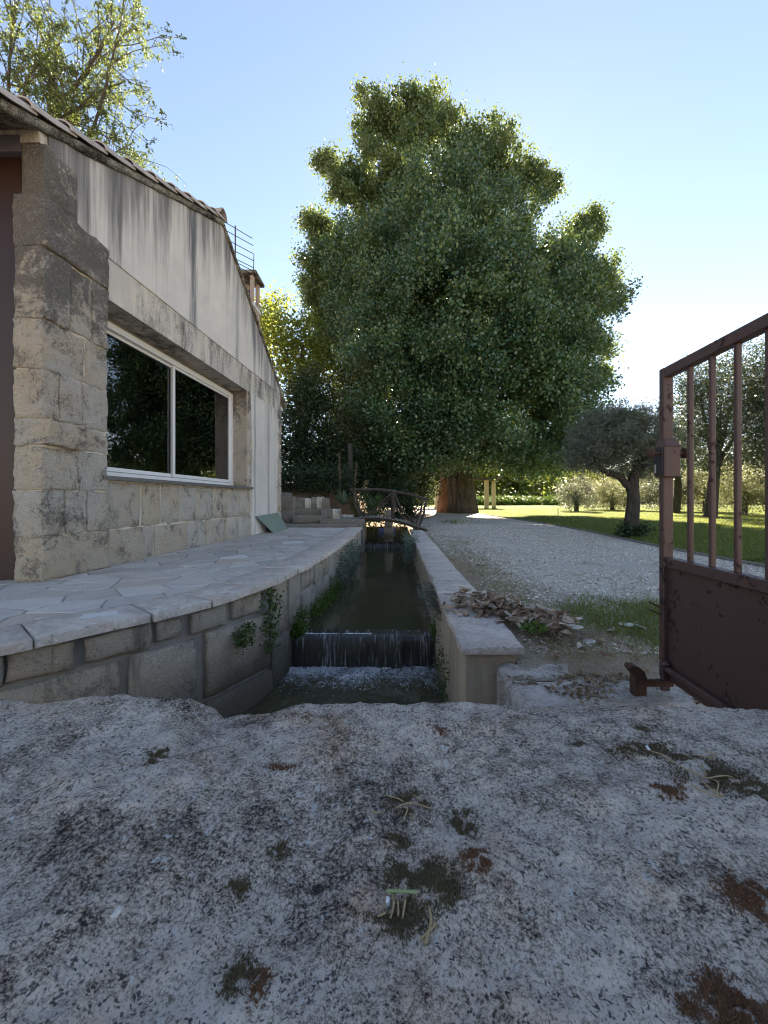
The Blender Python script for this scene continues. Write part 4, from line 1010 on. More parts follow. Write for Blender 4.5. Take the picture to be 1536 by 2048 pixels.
for sx, x0, x1 in ((-1, -.018, -.055), (1, .062, .085)):
    b = MB(); b.tube([(GX + x0, GY - .035, CZ + .215), (GX + x1, GY - .035, CZ + .215)], .008, 8); kn = b.build('knob', MAT['rust'], lb)
    xe_ = GX + x1; b = MB(); b.tube([(xe_, GY - .035, CZ + .215), (xe_ + sx*.004, GY - .035, CZ + .215), (xe_ + sx*.012, GY - .035, CZ + .215), (xe_ + sx*.016, GY - .035, CZ + .215)], [.014, .024, .024, .012], 14); b.build('knob', MAT['rust'], lb, True)
for dz in (0, -.034): b = MB(); b.tube([(GX - .045, GY + .002, CZ - .478 + dz), (GX + .004, GY - .012, CZ - .50 + dz)], .0045, 6); b.build('latch_pin', MAT['rust'], G)
b = MB(); b.box((GX - .022, GY - .052, CZ - .868), (GX + .016, GY - .037, CZ - .745), .003); b.tube([(GX - .003, GY - .045, CZ - .735), (GX - .003, GY - .045, CZ - .748)], [.016, .022], 10); b.build('foot_bracket', MAT['gate'], G)
b = MB(); b.tube([(GX - .003, GY - .053, CZ - .80), (GX - .003, GY - .058, CZ - .80)], .010, 8); b.build('bolt', MAT['rust'], G)
ST = thing('gate_stop', 'iron gate stop with curved catch bolted to the threshold stone', 'gate stop', (GX - .1, GY - .04, -.085))
b = MB(); b.box((GX - .105, GY - .055, CZ - .848), (GX + .03, GY - .035, CZ - .818), .002); b.build('arm', MAT['rust'], ST)
b = MB()
prof = [(-.005, -.885), (.045, -.885), (.047, -.80), (.036, -.772), (.010, -.752), (-.022, -.748), (-.03, -.762), (-.012, -.785), (-.002, -.80)]
b.prism([(u + GX - .148, v + CZ) for u, v in prof], lambda a, c, w: Vector((a, GY - .045 + w, c)), -.022, .022); b.build('catch', MAT['rust'], ST)

# ------------------------------------------------------------------ far steps and walls beyond the patio
SP = thing('stone_steps', 'worn stone steps climbing past the far house corner', 'steps', (-2.1, 9.8, .1))
def sbox(px0, px1, pyt, pyb, Y, dep, mat='oldstone', par=None, name='step', root=None, dz=0):
    x0, x1 = (px0 - CX) / F * Y, (px1 - CX) / F * Y; z1, z0 = CZ + (HY - pyt) / F * Y, CZ + (HY - pyb) / F * Y
    stone(name, [(x0, z0), (x1, z0), (x1, z1), (x0, z1)], lambda a, c, w: Vector((a, Y - w, c)), MAT[mat], root or SP, 0, dep, .014, .008, 8, 5, jit=.008)
sbox(555, 713, 1049.5, 1066, 9.26, .5); sbox(640, 728, 1039, 1052, 9.55, 1.3)
sbox(585, 641, 1031, 1046, 9.75, .5); sbox(585, 652, 1017.5, 1032, 10.1, .5)
sbox(641, 653, 1018, 1041, 9.85, .5); 
PW = thing('garden_wall', 'low mossy rubble wall with whitewashed stones above the steps', 'wall', (-2.0, 10.6, .3))
for a_ in ((553, 587, 993, 1020, 9.95, .35, 'oldstone'), (553, 587, 1020, 1052, 9.95, .35, 'oldstone'), (585, 609, 995, 1018, 10.5, .3, 'oldstone'), (609, 622, 997, 1017, 10.45, .3, 'lintel'), (622, 634, 995, 1017, 10.45, .3, 'oldstone'), (633, 644, 994, 1017, 10.45, .3, 'lintel'), (644, 657, 996, 1018, 10.45, .3, 'oldstone'),
           (653, 666, 1018, 1040, 10.0, .4, 'oldstone'), (665, 679, 1018, 1040, 10.0, .4, 'lintel'), (553, 578, 985, 996, 10.6, .4, 'oldstone'), (680, 706, 1030, 1040, 10.9, .4, 'lintel')):
    sbox(*a_[:6], mat=a_[6], name='stone', root=PW)
PR = thing('stone_pier', 'dark stone pier carrying the left end of the footbridge', 'pier', (-.62, 10.0, -1.1))
for z0, z1 in ((-1.1, -.62), (-.61, -.28), (-.27, .02), (.03, .27)):
    stone('stone', [(-.76, z0), (-.515, z0), (-.515, z1), (-.76, z1)], lambda a, c, w: Vector((a, 9.5 - w, c)), MAT['oldstone'], PR, rng.uniform(0, .02), 1.6, .014, .01, 6, 5, jit=.01)
# earth bank behind
V = []; Q = []; nxb = 50
for j, (yy, zz) in enumerate(((10.9, .15), (11.4, .5), (12.4, 1.05), (13.6, 1.35), (16, 1.6), (30, 1.7))):
    for i in range(nxb): x = -26 + i * 25.0 / (nxb - 1); V.append((x, yy + .5 * float(fbm(x * .7, j, 3, 6)), (zz + .35 * float(fbm(x * 1.1, yy, 3, 8))) * min(1, max(0, (-1.0 - x) / .9)) - .03))
for j in range(5):
    for i in range(nxb - 1): a = j*nxb+i; Q.append((a, a+1, a+nxb+1, a+nxb))
tag(fast_mesh('earth_bank', np.array(V), np.array(Q), MAT['bank'], None, True), kind='structure')

# ------------------------------------------------------------------ footbridge
BR = thing('footbridge', 'rustic wooden footbridge with branch railings over the channel', 'footbridge', (.2, 10.4, 0))
def bz(x): return CZ - .46 + .05 * math.sin((x + .65) / 1.8 * math.pi) * 1.0 - .17 * max(0, (x + .65) / 1.8) ** 1.7 * 1.9
def hz(x): return CZ + .262 + .05 * math.sin((x + .85) / 2.05 * math.pi) - .26 * max(0, (x + .85) / 2.05) ** 1.9
for yb_ in (10.02, 10.88):
    b = MB(); xs_ = np.linspace(-.68, 1.16, 14); b.tube([(x, yb_, bz(x) - .045) for x in xs_], .035, 8); b.build('stringer', MAT['wood'], BR, True)
for k in range(17):
    x = -.66 + k * .108; b = MB(); z = bz(x + .045)
    b.hexa([(x, 9.93, bz(x)-.008), (x+.09, 9.93, bz(x+.09)-.008), (x+.09, 10.98, bz(x+.09)-.008), (x, 10.98, bz(x)-.008), (x, 9.93, bz(x)+.016), (x+.09, 9.93, bz(x+.09)+.016), (x+.09, 10.98, bz(x+.09)+.016), (x, 10.98, bz(x)+.016)], .003); b.build('deck_plank', MAT['plank'], BR)
def branch(name, pts, r0, r1, n=7, mat='wood', par=None, wob=.012):
    P = [Vector(p) for p in pts]; C = catmull(P, 6); m_ = len(C)
    C = [c + Vector((rng.normal(0, wob), rng.normal(0, wob), rng.normal(0, wob))) * (.5 if 0 < i < m_ - 1 else 0) for i, c in enumerate(C)]
    b = MB(); b.tube(C, [r0 + (r1 - r0) * i / (m_ - 1) for i in range(m_)], n); return b.build(name, MAT[mat], par, True)
for yb_, dx in ((9.99, 0), (10.92, 0)):
    branch('handrail', [(x, yb_, hz(x)) for x in np.linspace(-.88, 1.17, 8)], .033, .026, 8, par=BR, wob=.006)
    branch('post', [(-.80, yb_, hz(-.80)), (-.74, yb_, CZ-.1), (-.62, yb_, bz(-.62))], .03, .03, par=BR)
    branch('post', [(.245, yb_, hz(.24)), (.24, yb_, bz(.24) - .06)], .04, .036, par=BR)
    branch('post', [(1.10, yb_, hz(1.10)), (1.03, yb_, CZ - .35), (.90, yb_, bz(.9) - .02)], .03, .034, par=BR)
    branch('brace', [(-.55, yb_ - .01, bz(-.55) + .03), (-.2, yb_ - .01, CZ - .2), (.2, yb_ - .01, hz(.2) - .05)], .028, .022, par=BR)
    branch('brace', [(-.42, yb_ + .03, bz(-.42) + .03), (-.1, yb_ + .03, CZ - .22), (.2, yb_ + .03, hz(.2) - .14)], .02, .018, par=BR)
    branch('brace', [(.28, yb_ - .01, hz(.28) - .04), (.45, yb_ - .01, CZ - .22), (.86, yb_ - .01, bz(.86) + .03)], .026, .022, par=BR)
    branch('brace', [(.27, yb_ + .03, hz(.28) - .16), (.40, yb_ + .03, CZ - .35), (.78, yb_ + .03, bz(.78) + .03)], .02, .018, par=BR)
b = MB(); b.box((-.2, 14.0, -.36), (.42, 14.12, -.24), .01); tag(b.build('plank', MAT['blue']), 'bluish plank lying across the stream behind the footbridge', 'plank')
SS = thing('stone_stack', 'short stack of dark stones seen through the bridge railing', 'stones', (.2, 12.5, -.5))
for k in range(4): stone('stone', [(-.02 + .02*k, -.6 + k*.27), (.34 - .03*k, -.6 + k*.27), (.34 - .03*k, -.34 + k*.27), (-.02 + .02*k, -.34 + k*.27)], lambda a, c, w: Vector((a, 12.4 - w, c)), MAT['oldstone'], SS, rng.uniform(0, .04), .35, .02, .01, 6, 5)
# post standing in the bank, pergola behind the plane tree
branch('wooden_post', [at(700, 888, 14.0), at(701, 985, 14.0)], .09, .10, 9, 'dark_bark', None, .004)
tag(bpy.data.objects['wooden_post'], 'weathered grey post standing among dark shrubs left of the bridge', 'post')
PG = thing('garden_shelter', 'open shelter with pale posts and dark roof beam behind the plane trunk', 'shelter', (5.2, 32, .15))
for px_, y_ in ((873.5, 31.0), (973, 31.0), (987.5, 33.0)):
    p = at(px_, 1010, y_); b = MB(); b.box((p.x - .15, y_ - .15, gz(0, y_) - .05), (p.x + .15, y_ + .15, CZ + (HY - 960) / F * y_), .01); b.build('post', MAT['post'], PG)
b = MB(); b.box((2.9, 30.7, CZ + 1.61), (9.6, 33.4, CZ + 1.80), .02); b.build('roof_beam', MAT['wood'], PG)

# ------------------------------------------------------------------ foliage
def unit(a): return a / (np.linalg.norm(a, axis=1, keepdims=True) + 1e-9)
def leaf_mesh(name, C, size, mat, parent=None, aspect=.6, down=.3, fold=.22, flat=.4):
    N = len(C); s = (np.asarray(size) * np.ones(N))[:, None]
    ax = rng.normal(size=(N, 3)); ax[:, 2] = ax[:, 2] * .8 - down; ax = unit(ax)
    n = rng.normal(size=(N, 3)); n[:, 2] += flat * 2; n = unit(n - ax * (n * ax).sum(1, keepdims=True)); b = np.cross(ax, n)
    V = np.empty((N, 4, 3)); V[:, 0] = C - ax * s * .5; V[:, 2] = C + ax * s * .5
    V[:, 1] = C + b * s * aspect * .5 + n * s * fold - ax * s * .05; V[:, 3] = C - b * s * aspect * .5 + n * s * fold - ax * s * .05
    i = np.arange(N) * 4
    Q = np.stack([i, i + 1, i + 2, i + 3], 1)
    o = fast_mesh(name, V.reshape(-1, 3), Q, mat, parent, False); return o
def sprays(S, K, sig, sz):
    S = np.asarray(S); n = len(S); k = np.repeat(np.arange(n), K)
    sc_ = rng.uniform(.6, 1.3, n)[k][:, None]
    return S[k] + rng.normal(size=(n * K, 3)) * np.array([sig, sig, sz]) * sc_
def lobe_points(c, r, n, inner=.5, power=1.6, lump=.18, seed=0):
    d = unit(rng.normal(size=(n, 3)))
    u = np.arctan2(d[:, 1], d[:, 0]) * 2.2; v = d[:, 2] * 3
    rad = 1 - (1 - inner) * rng.random(n) ** power
    rad = rad * (1 + lump * 2 * fbm(u + 9, v + 9, 3, seed))
    return np.asarray(c) + d * np.asarray(r) * rad[:, None]
def trunk_mesh(name, pts, rads, mat, parent, n=14, flute=.12, seed=1):
    C = catmull(pts, 6); m_ = len(C); R = np.interp(np.linspace(0, len(pts) - 1, m_), range(len(pts)), rads)
    V = []; Fc = []
    for i, p in enumerate(C):
        for k in range(n):
            a = 2 * math.pi * k / n; r = R[i] * (1 + flute * 2 * float(fbm(math.cos(a) * 2.2 + 5, math.sin(a) * 2.2 + p.z * .25, 3, seed)))
            V.append((p.x + math.cos(a) * r, p.y + math.sin(a) * r, p.z))
    for i in range(m_ - 1):
        for k in range(n): Fc.append((i*n+k, i*n+(k+1) % n, (i+1)*n+(k+1) % n, (i+1)*n+k))
    return mesh_obj(name, V, Fc, mat, parent, True)
def limb(name, pts, r0, r1, mat, parent, n=7, wob=.0):
    C = catmull(pts, 5); m_ = len(C); b = MB()
    C = [c + Vector(rng.normal(0, wob, 3)) if 0 < i < m_ - 1 else c for i, c in enumerate(C)]
    b.tube(C, [r0 + (r1 - r0) * i / (m_ - 1) for i in range(m_)], n); return b.build(name, mat, parent, True)

# the great plane tree
TY = 23.0
tp = at(921, 1028, TY); tp.z = gz(0, TY)
PL = thing('plane_tree', 'huge old plane tree with dense dark crown and massive trunk beside the drive', 'tree', tp)
trunk_mesh('trunk', [tp + Vector((.10, 0, -.3)), tp + Vector((.12, 0, .5)), tp + Vector((.0, 0, 2.2)), tp + Vector((-.1, .1, 4.5)), tp + Vector((-.2, .2, 8))], [1.05, .88, .72, .62, .45], MAT['bark'], PL, 40, .22, 3)
trunk_mesh('trunk', [tp + Vector((-.72, .55, -.3)), tp + Vector((-.70, .5, .6)), tp + Vector((-.62, .5, 2.5)), tp + Vector((-.7, .6, 5.0)), tp + Vector((-1.2, .8, 8))], [.78, .62, .50, .42, .28], MAT['redbark'], PL, 30, .2, 9)
lobes = [(848,215,62,72,0),(790,235,55,75,.5),(742,255,42,85,.5),(868,330,120,110,0),(985,295,62,72,0),(965,350,85,85,1),(1045,370,62,55,0),(1095,372,38,34,.5),(760,380,110,75,0),(690,368,52,52,0),(650,328,30,24,.4),
         (640,455,46,58,.5),(632,545,44,85,.5),(650,640,56,90,1),(1160,480,48,52,0),(1195,450,26,34,.5),(1165,585,78,92,0),(1210,570,46,58,.5),(1180,700,70,82,0),(1232,600,28,34,.3),(1195,760,36,46,.3),
         (905,520,190,150,-2.5),(900,660,200,190,-5),(1030,640,170,180,-3.5),(830,800,160,170,-3.5),(1000,830,190,140,-4.5),(1110,800,90,130,-1.5),(720,800,75,130,-.5),(770,640,110,170,-1),(1090,900,75,60,-2),(760,905,80,60,-1.5),(870,915,90,50,-3.5),(980,905,80,55,-4),(1040,920,60,40,-3),(700,560,70,130,.5),(1110,620,90,110,-1),(880,420,150,90,1)]
S = []; SU = []
for k, (cx, cy, rx, ry, oy) in enumerate(lobes):
    y = TY + oy; c = at(cx - (10 if cx > 1150 else 0), cy + (12 if cy < 300 else 0), y); kx = y / F; sh = 14 if cy < 480 else (14 if rx < 90 else 0)
    rx = max(8, rx - sh); ry = max(8, ry - sh)
    r = (rx * kx, min(7.0, max(rx, ry) * kx * .85), ry * kx)
    area = (r[0] * r[1] + r[0] * r[2] + r[1] * r[2]) / 3 * 4 * math.pi
    hi = cy < 480
    cl = lobe_points(c, r, int(area * (.72 if k < 21 else .85)) + (12 if k < 21 else 6), .6 if rx > 100 else (.05 if k < 21 else .3), 1.3 if k < 21 else 1.5, .28 if k < 21 else .20, k)          # boughs
    for q in cl:
        rr = rng.uniform(.30, .95) * (.8 if k < 21 else 1.0); n = int(5 * rr / .6) + 2
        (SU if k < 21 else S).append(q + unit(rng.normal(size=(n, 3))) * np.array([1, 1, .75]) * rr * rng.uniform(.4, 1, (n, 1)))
    tip = c + Vector((0, 0, r[2] * .2)); st0 = tp + Vector((-.1, .1, min(7.5, max(3.5, (c.z - tp.z) * .4))))
    if rx < 100 or k in (3, 21, 22): limb('limb', [st0, st0 * .55 + tip * .45 + Vector((0, 0, 1.0)), tip], .26 if rx > 60 else .17, .03, MAT['dark_bark'], PL, 7, .12)
S = np.concatenate(S); S = S[S[:, 2] > 1.9 + .6 * rng.random(len(S))]
# keep the trunk itself in view
keep = ~((np.abs(S[:, 0] - tp.x) < 1.4) & (S[:, 2] < 2.6) & (S[:, 1] < TY + 1)); S = S[keep]
P = sprays(S, 48, .22, .27); P = P[P[:, 2] > 1.6]
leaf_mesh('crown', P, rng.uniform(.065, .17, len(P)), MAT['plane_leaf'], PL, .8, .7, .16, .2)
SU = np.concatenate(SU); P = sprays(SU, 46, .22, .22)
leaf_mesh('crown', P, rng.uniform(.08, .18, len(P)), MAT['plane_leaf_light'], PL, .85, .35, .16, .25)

def simple_tree(name, label, base, lob, mat, cat='tree', group=None, dens=1.0, K=45, sig=.3, sz=.22, size=(.10, .18), tr=.2, bark='dark_bark', aspect=.6, down=.2, lump=.2, inner=.35, zmin=None, limbs=True):
    """lob: (x, y, z, rx, ry, rz) in metres"""
    base = Vector(base); o = thing(name, label, cat, base, group); S = []
    top = Vector(lob[0][:3])
    trunk_mesh('trunk', [base - Vector((0, 0, .2)), base.lerp(top, .35) + Vector(rng.normal(0, .06, 3)), base.lerp(top, .7), top], [tr * 1.25, tr, tr * .75, tr * .35], MAT[bark], o, 10, .15, int(base.x * 7) % 50)
    for k, (x, y, z, rx, ry, rz) in enumerate(lob):
        area = (rx*ry + rx*rz + ry*rz) / 3 * 12.57; S.append(lobe_points((x, y, z), (rx, ry, rz), int(area * dens / (sig * sig * 9)) + 6, inner, 1.6, lump, k + int(base.y)))
        if limbs and k: limb('limb', [base.lerp(top, .45), (base.lerp(top, .6) + Vector((x, y, z))) / 2 + Vector((0, 0, .1)), (x, y, z)], tr * .5, tr * .12, MAT[bark], o, 6, tr * .1)
    P = sprays(np.concatenate(S), K, sig, sz)
    P = P[P[:, 2] > (zmin if zmin is not None else base.z + .03)]
    leaf_mesh('crown', P, rng.uniform(*size, len(P)), MAT[mat], o, aspect, down); return o
def L(px, py, Y, rx, ry, dep=None):
    c = at(px, py, Y); k = Y / F; return (c.x, c.y, c.z, rx * k, (dep or rx) * k, ry * k)
def B(px, Y): return Vector(((px - CX) / F * Y, Y, gz(0, Y)))

# olive beside the drive: trunk that forks to the left
OY = 8.35
ob = B(1264, OY); OL = thing('olive_tree', 'olive tree with dark forked trunk on the lawn beside the gate post', 'tree', ob)
trunk_mesh('trunk', [ob + Vector((0, 0, -.1)), ob + Vector((-.02, 0, .3)), ob + Vector((.02, 0, .75)), at(1266, 960, OY), at(1275, 920, OY)], [.20, .135, .115, .10, .05], MAT['dark_bark'], OL, 16, .3, 4)
limb('limb', [at(1264, 985, OY), at(1240, 955, OY), at(1205, 940, OY - .1), at(1190, 915, OY - .2)], .09, .04, MAT['dark_bark'], OL, 8, .01)
limb('limb', [at(1266, 965, OY), at(1282, 930, OY), at(1300, 900, OY + .2)], .08, .03, MAT['dark_bark'], OL, 8, .01)
S = np.concatenate([lobe_points(l[:3], l[3:], n, .15, 1.2, .25, i) for i, (l, n) in enumerate([(L(1235, 880, OY, 92, 62, 95), 420), (L(1190, 905, OY, 58, 46, 70), 170), (L(1285, 890, OY, 62, 62, 70), 200), (L(1240, 840, OY, 70, 28, 70), 170), (L(1165, 915, OY, 32, 34, 40), 60), (L(1310, 920, OY, 34, 40, 50), 70)])])
P = sprays(S, 46, .085, .075); leaf_mesh('crown', P, rng.uniform(.045, .085, len(P)), MAT['olive_leaf'], OL, .26, -.5, .08, .1)
S = np.array([at(1264 + rng.normal(0, 18), 1066 - abs(rng.normal(0, 7)), OY - .25 + rng.normal(0, .12)) for _ in range(60)]); P = sprays(S, 16, .05, .05); P[:, 2] = np.maximum(P[:, 2], .03)
iv = thing('ground_ivy', 'dark ivy cushion round the foot of the olive trunk', 'ivy', ob + Vector((0, -.2, 0))); leaf_mesh('foliage', P, .055, MAT['dark_leaf'], iv, .8, .1)

# dark evergreen oaks behind the gate
simple_tree('evergreen_oak', 'tall dark evergreen oak rising behind the gate bars', B(1420, 17.5), [L(1440, 830, 17.5, 88, 120), L(1400, 860, 17, 55, 90), L(1480, 770, 18, 70, 75), L(1385, 770, 17.5, 42, 55), L(1530, 800, 18, 60, 110)], 'oak_leaf', dens=2.6, K=42, sig=.26, sz=.2, size=(.07, .13), tr=.22, aspect=.5, group='oaks behind the gate')
simple_tree('evergreen_oak', 'dark evergreen oak cut off by the right picture edge', B(1590, 17), [L(1590, 820, 17, 95, 140), L(1640, 760, 17, 80, 110), L(1560, 900, 16.5, 70, 70)], 'oak_leaf', dens=2.4, K=42, sig=.28, sz=.2, size=(.08, .14), tr=.25, aspect=.5, group='oaks behind the gate')
simple_tree('evergreen_oak', 'low dark oak between olive crown and gate post', B(1350, 22), [L(1352, 880, 22, 50, 75), L(1330, 920, 22, 40, 45)], 'oak_leaf', dens=2.4, K=40, sig=.28, sz=.2, size=(.08, .14), tr=.18, aspect=.5, group='oaks behind the gate')
# olives further back on the lawn
gO = 'olive bushes at the back of the lawn'
for px_, Y_, rx, cy, ry, lab, mt in ((1225, 27, 58, 985, 36, 'round pale olive bush seen under the forked olive crown', 'olive_pale'), (1152, 25, 34, 985, 34, 'dark olive bush left of the pale round one', 'olive_leaf'), (1330, 25, 48, 985, 38, 'olive bush directly behind the gate post', 'olive_leaf'),
                       (1410, 24, 46, 975, 44, 'dull olive bush between second and third gate bars', 'olive_pale'), (1490, 20, 62, 975, 50, 'large sunlit olive bush behind the right gate bars', 'olive_pale'), (1600, 21, 60, 970, 55, 'olive bush past the right end of the bars', 'olive_leaf')):
    simple_tree('olive_bush', lab, B(px_, Y_), [L(px_, cy, Y_, rx, ry), L(px_ - rx * .4, cy + 6, Y_, rx * .6, ry * .8), L(px_ + rx * .45, cy + 4, Y_ - .3, rx * .55, ry * .8)], mt, group=gO, dens=1.8, K=40, sig=.2, sz=.16, size=(.09, .16), tr=.13, aspect=.3, down=-.3)
# backlit trees and hedge along the far side
gF = 'far trees beyond the lawn'
far = [(690, 46, 60, 900, 90, 'dark_leaf', 'dark far tree seen left of the plane trunk'), (800, 50, 70, 915, 75, 'dark_leaf', 'dark far tree just left of the garden shelter'), (900, 55, 70, 930, 60, 'yellow_leaf', 'far tree directly behind the plane trunk'),
       (1000, 52, 50, 940, 48, 'yellow_leaf', 'bright far tree right of the plane trunk'), (1075, 50, 50, 955, 42, 'yellow_leaf', 'bright yellow green backlit tree at the end of the lawn'), (1140, 55, 44, 950, 46, 'yellow_leaf', 'far green tree behind the dark olive bush'),
       (1220, 58, 60, 955, 50, 'dark_leaf', 'far dark tree behind the pale olive bush'), (1310, 55, 60, 950, 50, 'olive_leaf', 'far grey tree behind the gate post'), (1400, 52, 60, 945, 55, 'oak_leaf', 'far dark tree between the gate bars'), (1490, 50, 60, 940, 60, 'oak_leaf', 'far dark tree near the right picture edge'), (1580, 48, 60, 935, 60, 'oak_leaf', 'far tree outside the right edge'), (1690, 48, 70, 930, 70, 'oak_leaf', 'rightmost far tree outside the view'), (1800, 46, 70, 920, 70, 'oak_leaf', 'last far tree right of the view')]
for px_, Y_, rx, cy, ry, mt, lab in far:
    simple_tree('far_tree', lab, B(px_, Y_), [L(px_, cy, Y_, rx, ry), L(px_ - rx * .5, cy + 16, Y_ - 1, rx * .6, ry * .7), L(px_ + rx * .5, cy + 14, Y_ - 1, rx * .6, ry * .7), L(px_, 995, Y_ - 3, rx * 1.1, 22)], mt, group=gF, dens=2.0, K=30, sig=.6, sz=.45, size=(.25, .45), tr=.3, aspect=.8)
S = np.stack([rng.uniform(8.5, 19, 500), 41 + rng.normal(0, .6, 500), .25 + rng.uniform(0, .75, 500)], 1); P = sprays(S, 26, .3, .16)
hd = thing('low_hedge', 'low overgrown green hedge at the far end of the lawn', 'hedge', (13.5, 41, .2)); leaf_mesh('foliage', P, rng.uniform(.14, .26, len(P)), MAT['moss_leaf'], hd, .5, -.5)

# left: evergreens and light trees behind the house and the steps
gE = 'evergreens behind the steps'
for px_, Y_, lob, lab in ((600, 15.5, [L(600, 850, 15.5, 55, 110), L(630, 800, 16, 45, 70), L(570, 900, 15, 50, 80)], 'dark evergreen tree beside the far house corner'),
                          (665, 16.5, [L(665, 880, 16.5, 50, 100), L(690, 930, 16, 45, 55), L(645, 930, 15.5, 45, 55)], 'dark evergreen tree behind the grey post'),
                          (745, 18, [L(745, 910, 18, 55, 70), L(715, 950, 17, 45, 45), L(780, 950, 18, 45, 45)], 'dark evergreen shrub behind the footbridge'),
                          (820, 21, [L(820, 950, 21, 50, 40), L(850, 965, 22, 34, 30)], 'dark evergreen shrub left of the plane trunk')):
    simple_tree('evergreen_tree', lab, Vector(((px_ - CX) / F * Y_, Y_, .3 if px_ < 740 else 0)), lob, 'dark_leaf', group=gE, dens=2.6, K=42, sig=.26, sz=.2, size=(.09, .16), tr=.2, inner=.25, zmin=.8 if px_ < 740 else .05)
simple_tree('maple_tree', 'light green tree rising behind the house roof', Vector((-4.4, 21, .8)), [L(605, 690, 21, 62, 62), L(560, 670, 21, 40, 60), L(650, 730, 21, 45, 60), L(590, 760, 20.5, 60, 50), L(535, 640, 21.5, 22, 34)], 'yellow_leaf', dens=1.6, K=36, sig=.34, sz=.24, size=(.12, .22), tr=.25, aspect=.8)
simple_tree('maple_tree', 'thin topped yellow green tree nearest the chimney', Vector((-7.6, 24, .8)), [L(530, 640, 24, 38, 50), L(500, 700, 24, 45, 70), L(555, 600, 24.5, 18, 22)], 'yellow_leaf', dens=1.2, K=30, sig=.34, sz=.26, size=(.12, .22), tr=.22, aspect=.7)

# feathery robinia above the roof
rng = np.random.default_rng(23)
RB0 = Vector((-10.6, 11.5, 0)); RBT = thing('robinia_tree', 'feathery light green robinia above the tiled roof', 'tree', RB0)
rc = Vector((-10.6, 11.4, 11.8))
trunk_mesh('trunk', [RB0, Vector((-10.7, 11.5, 4)), Vector((-10.5, 11.4, 8)), rc], [.3, .24, .18, .08], MAT['twig'], RBT, 10, .15, 2)
tw = MB(); LV = []
for k in range(34):
    az = rng.uniform(-1.2, 1.4) if k < 30 else rng.uniform(0, 6.28); el = rng.uniform(-.15, 1.1)
    d = Vector((math.cos(az) * math.cos(el), math.sin(az) * math.cos(el) * .6 - .1, math.sin(el))); b0 = Vector((-10.5, 11.4, rng.uniform(7, 11.5)))
    ln = rng.uniform(2.8, 4.6); e0 = b0 + d * ln + Vector((0, 0, .5)); mid = b0.lerp(e0, .5) + Vector(rng.normal(0, .25, 3))
    cu = catmull([b0, mid, e0], 6); tw.tube(cu, list(np.linspace(.07, .018, len(cu))), 5)
    for j in range(12):
        t = rng.uniform(.25, 1.0); q = cu[int(t * (len(cu) - 1))]; dd = (d + Vector(rng.normal(0, .55, 3))).normalized(); l2 = rng.uniform(.9, 1.9)
        e2 = q + dd * l2; c2 = catmull([q, q.lerp(e2, .5) + Vector(rng.normal(0, .1, 3)), e2], 4); tw.tube(c2, list(np.linspace(.018, .006, len(c2))), 4)
        for m_ in range(6):
            q3 = c2[rng.integers(1, len(c2))]; d3 = (dd + Vector(rng.normal(0, .7, 3))).normalized(); e3 = q3 + d3 * rng.uniform(.3, .7); tw.tube([q3, q3.lerp(e3, .5) + Vector(rng.normal(0, .03, 3)), e3], [.006, .005, .003], 3)
            for f in range(6):
                q4 = q3.lerp(e3, rng.uniform(.2, 1)); d4 = (d3 * .5 + Vector(rng.normal(0, .8, 3)) + Vector((0, 0, -.4))).normalized(); ll = rng.uniform(.10, .2)
                for g in range(5): LV.append(q4 + d4 * ll * (g + 1) / 5 + Vector(rng.normal(0, .014, 3)))
tw.build('branches', MAT['twig'], RBT); LV = np.array([tuple(v) for v in LV]); leaf_mesh('crown', LV, rng.uniform(.05, .085, len(LV)), MAT['robinia_leaf'], RBT, .5, .2)

# ------------------------------------------------------------------ small plants on the canal walls
def plant(name, label, cat, pts, K, sig, sz, size, mat, aspect=.5, down=.2, loc=None, stems=None, group=None):
    pts = np.asarray(pts, float); o = thing(name, label, cat, loc or Vector(pts.mean(0)), group)
    P = sprays(pts, K, sig, sz); leaf_mesh('foliage', P, rng.uniform(*size, len(P)), MAT[mat], o, aspect, down)
    if stems:
        b = MB()
        for p in stems: b.tube(p, [.004, .003, .002][:len(p)], 4)
        b.build('stems', MAT['twig'], o)
    return o
def on_left(px, z, d=.0): s_ = s_px(px); x, y = Lpt(s_, d); return (x, y, z)
plant('ivy', 'trailing ivy hanging down the left channel wall', 'ivy', [on_left(532 + rng.normal(0, 7), z_, .0 + rng.uniform(0, .03)) for z_ in np.linspace(.07, -.42, 46)], 8, .022, .025, (.02, .04), 'fern_leaf', .7, .5)
plant('fern', 'small fern growing from a joint low in the left channel wall', 'fern', [on_left(474 + rng.normal(0, 10), -.20 + rng.normal(0, .035), .02 + abs(rng.normal(0, .02))) for _ in range(34)], 10, .022, .022, (.018, .036), 'fern_leaf', .5, .3)
gM = 'moss tufts at the waterline of the left wall'
for a_, b_, lab in ((582, 600, 'green moss tuft just above the near weir'), (615, 650, 'bright moss cushion along the left waterline'), (650, 672, 'bright moss further along the left waterline')):
    plant('moss_tuft', lab, 'moss', [on_left(rng.uniform(a_, b_), WMID + .02 + abs(rng.normal(0, .07)), rng.uniform(-.02, .05)) for _ in range(70)], 22, .028, .02, (.012, .024), 'moss_leaf', .8, .0, group=gM)
plant('wall_herb', 'grey green herbs hanging over the far left wall into the water', 'herb', [on_left(rng.uniform(668, 703), rng.uniform(-.42, .05), rng.uniform(-.02, .16)) for _ in range(90)], 18, .045, .05, (.03, .055), 'grey_leaf', .4, .3)
def on_right(y, z, d): return (xr_in(y) + .03 - d, y, z)
plant('wall_herb', 'bushy grey herb on the right wall near the far weir', 'herb', [on_right(rng.uniform(7.0, 8.6), rng.uniform(-.42, .12), rng.uniform(0, .20)) for _ in range(110)], 18, .05, .055, (.03, .055), 'grey_leaf', .35, -.4)
st = []
hp_ = []
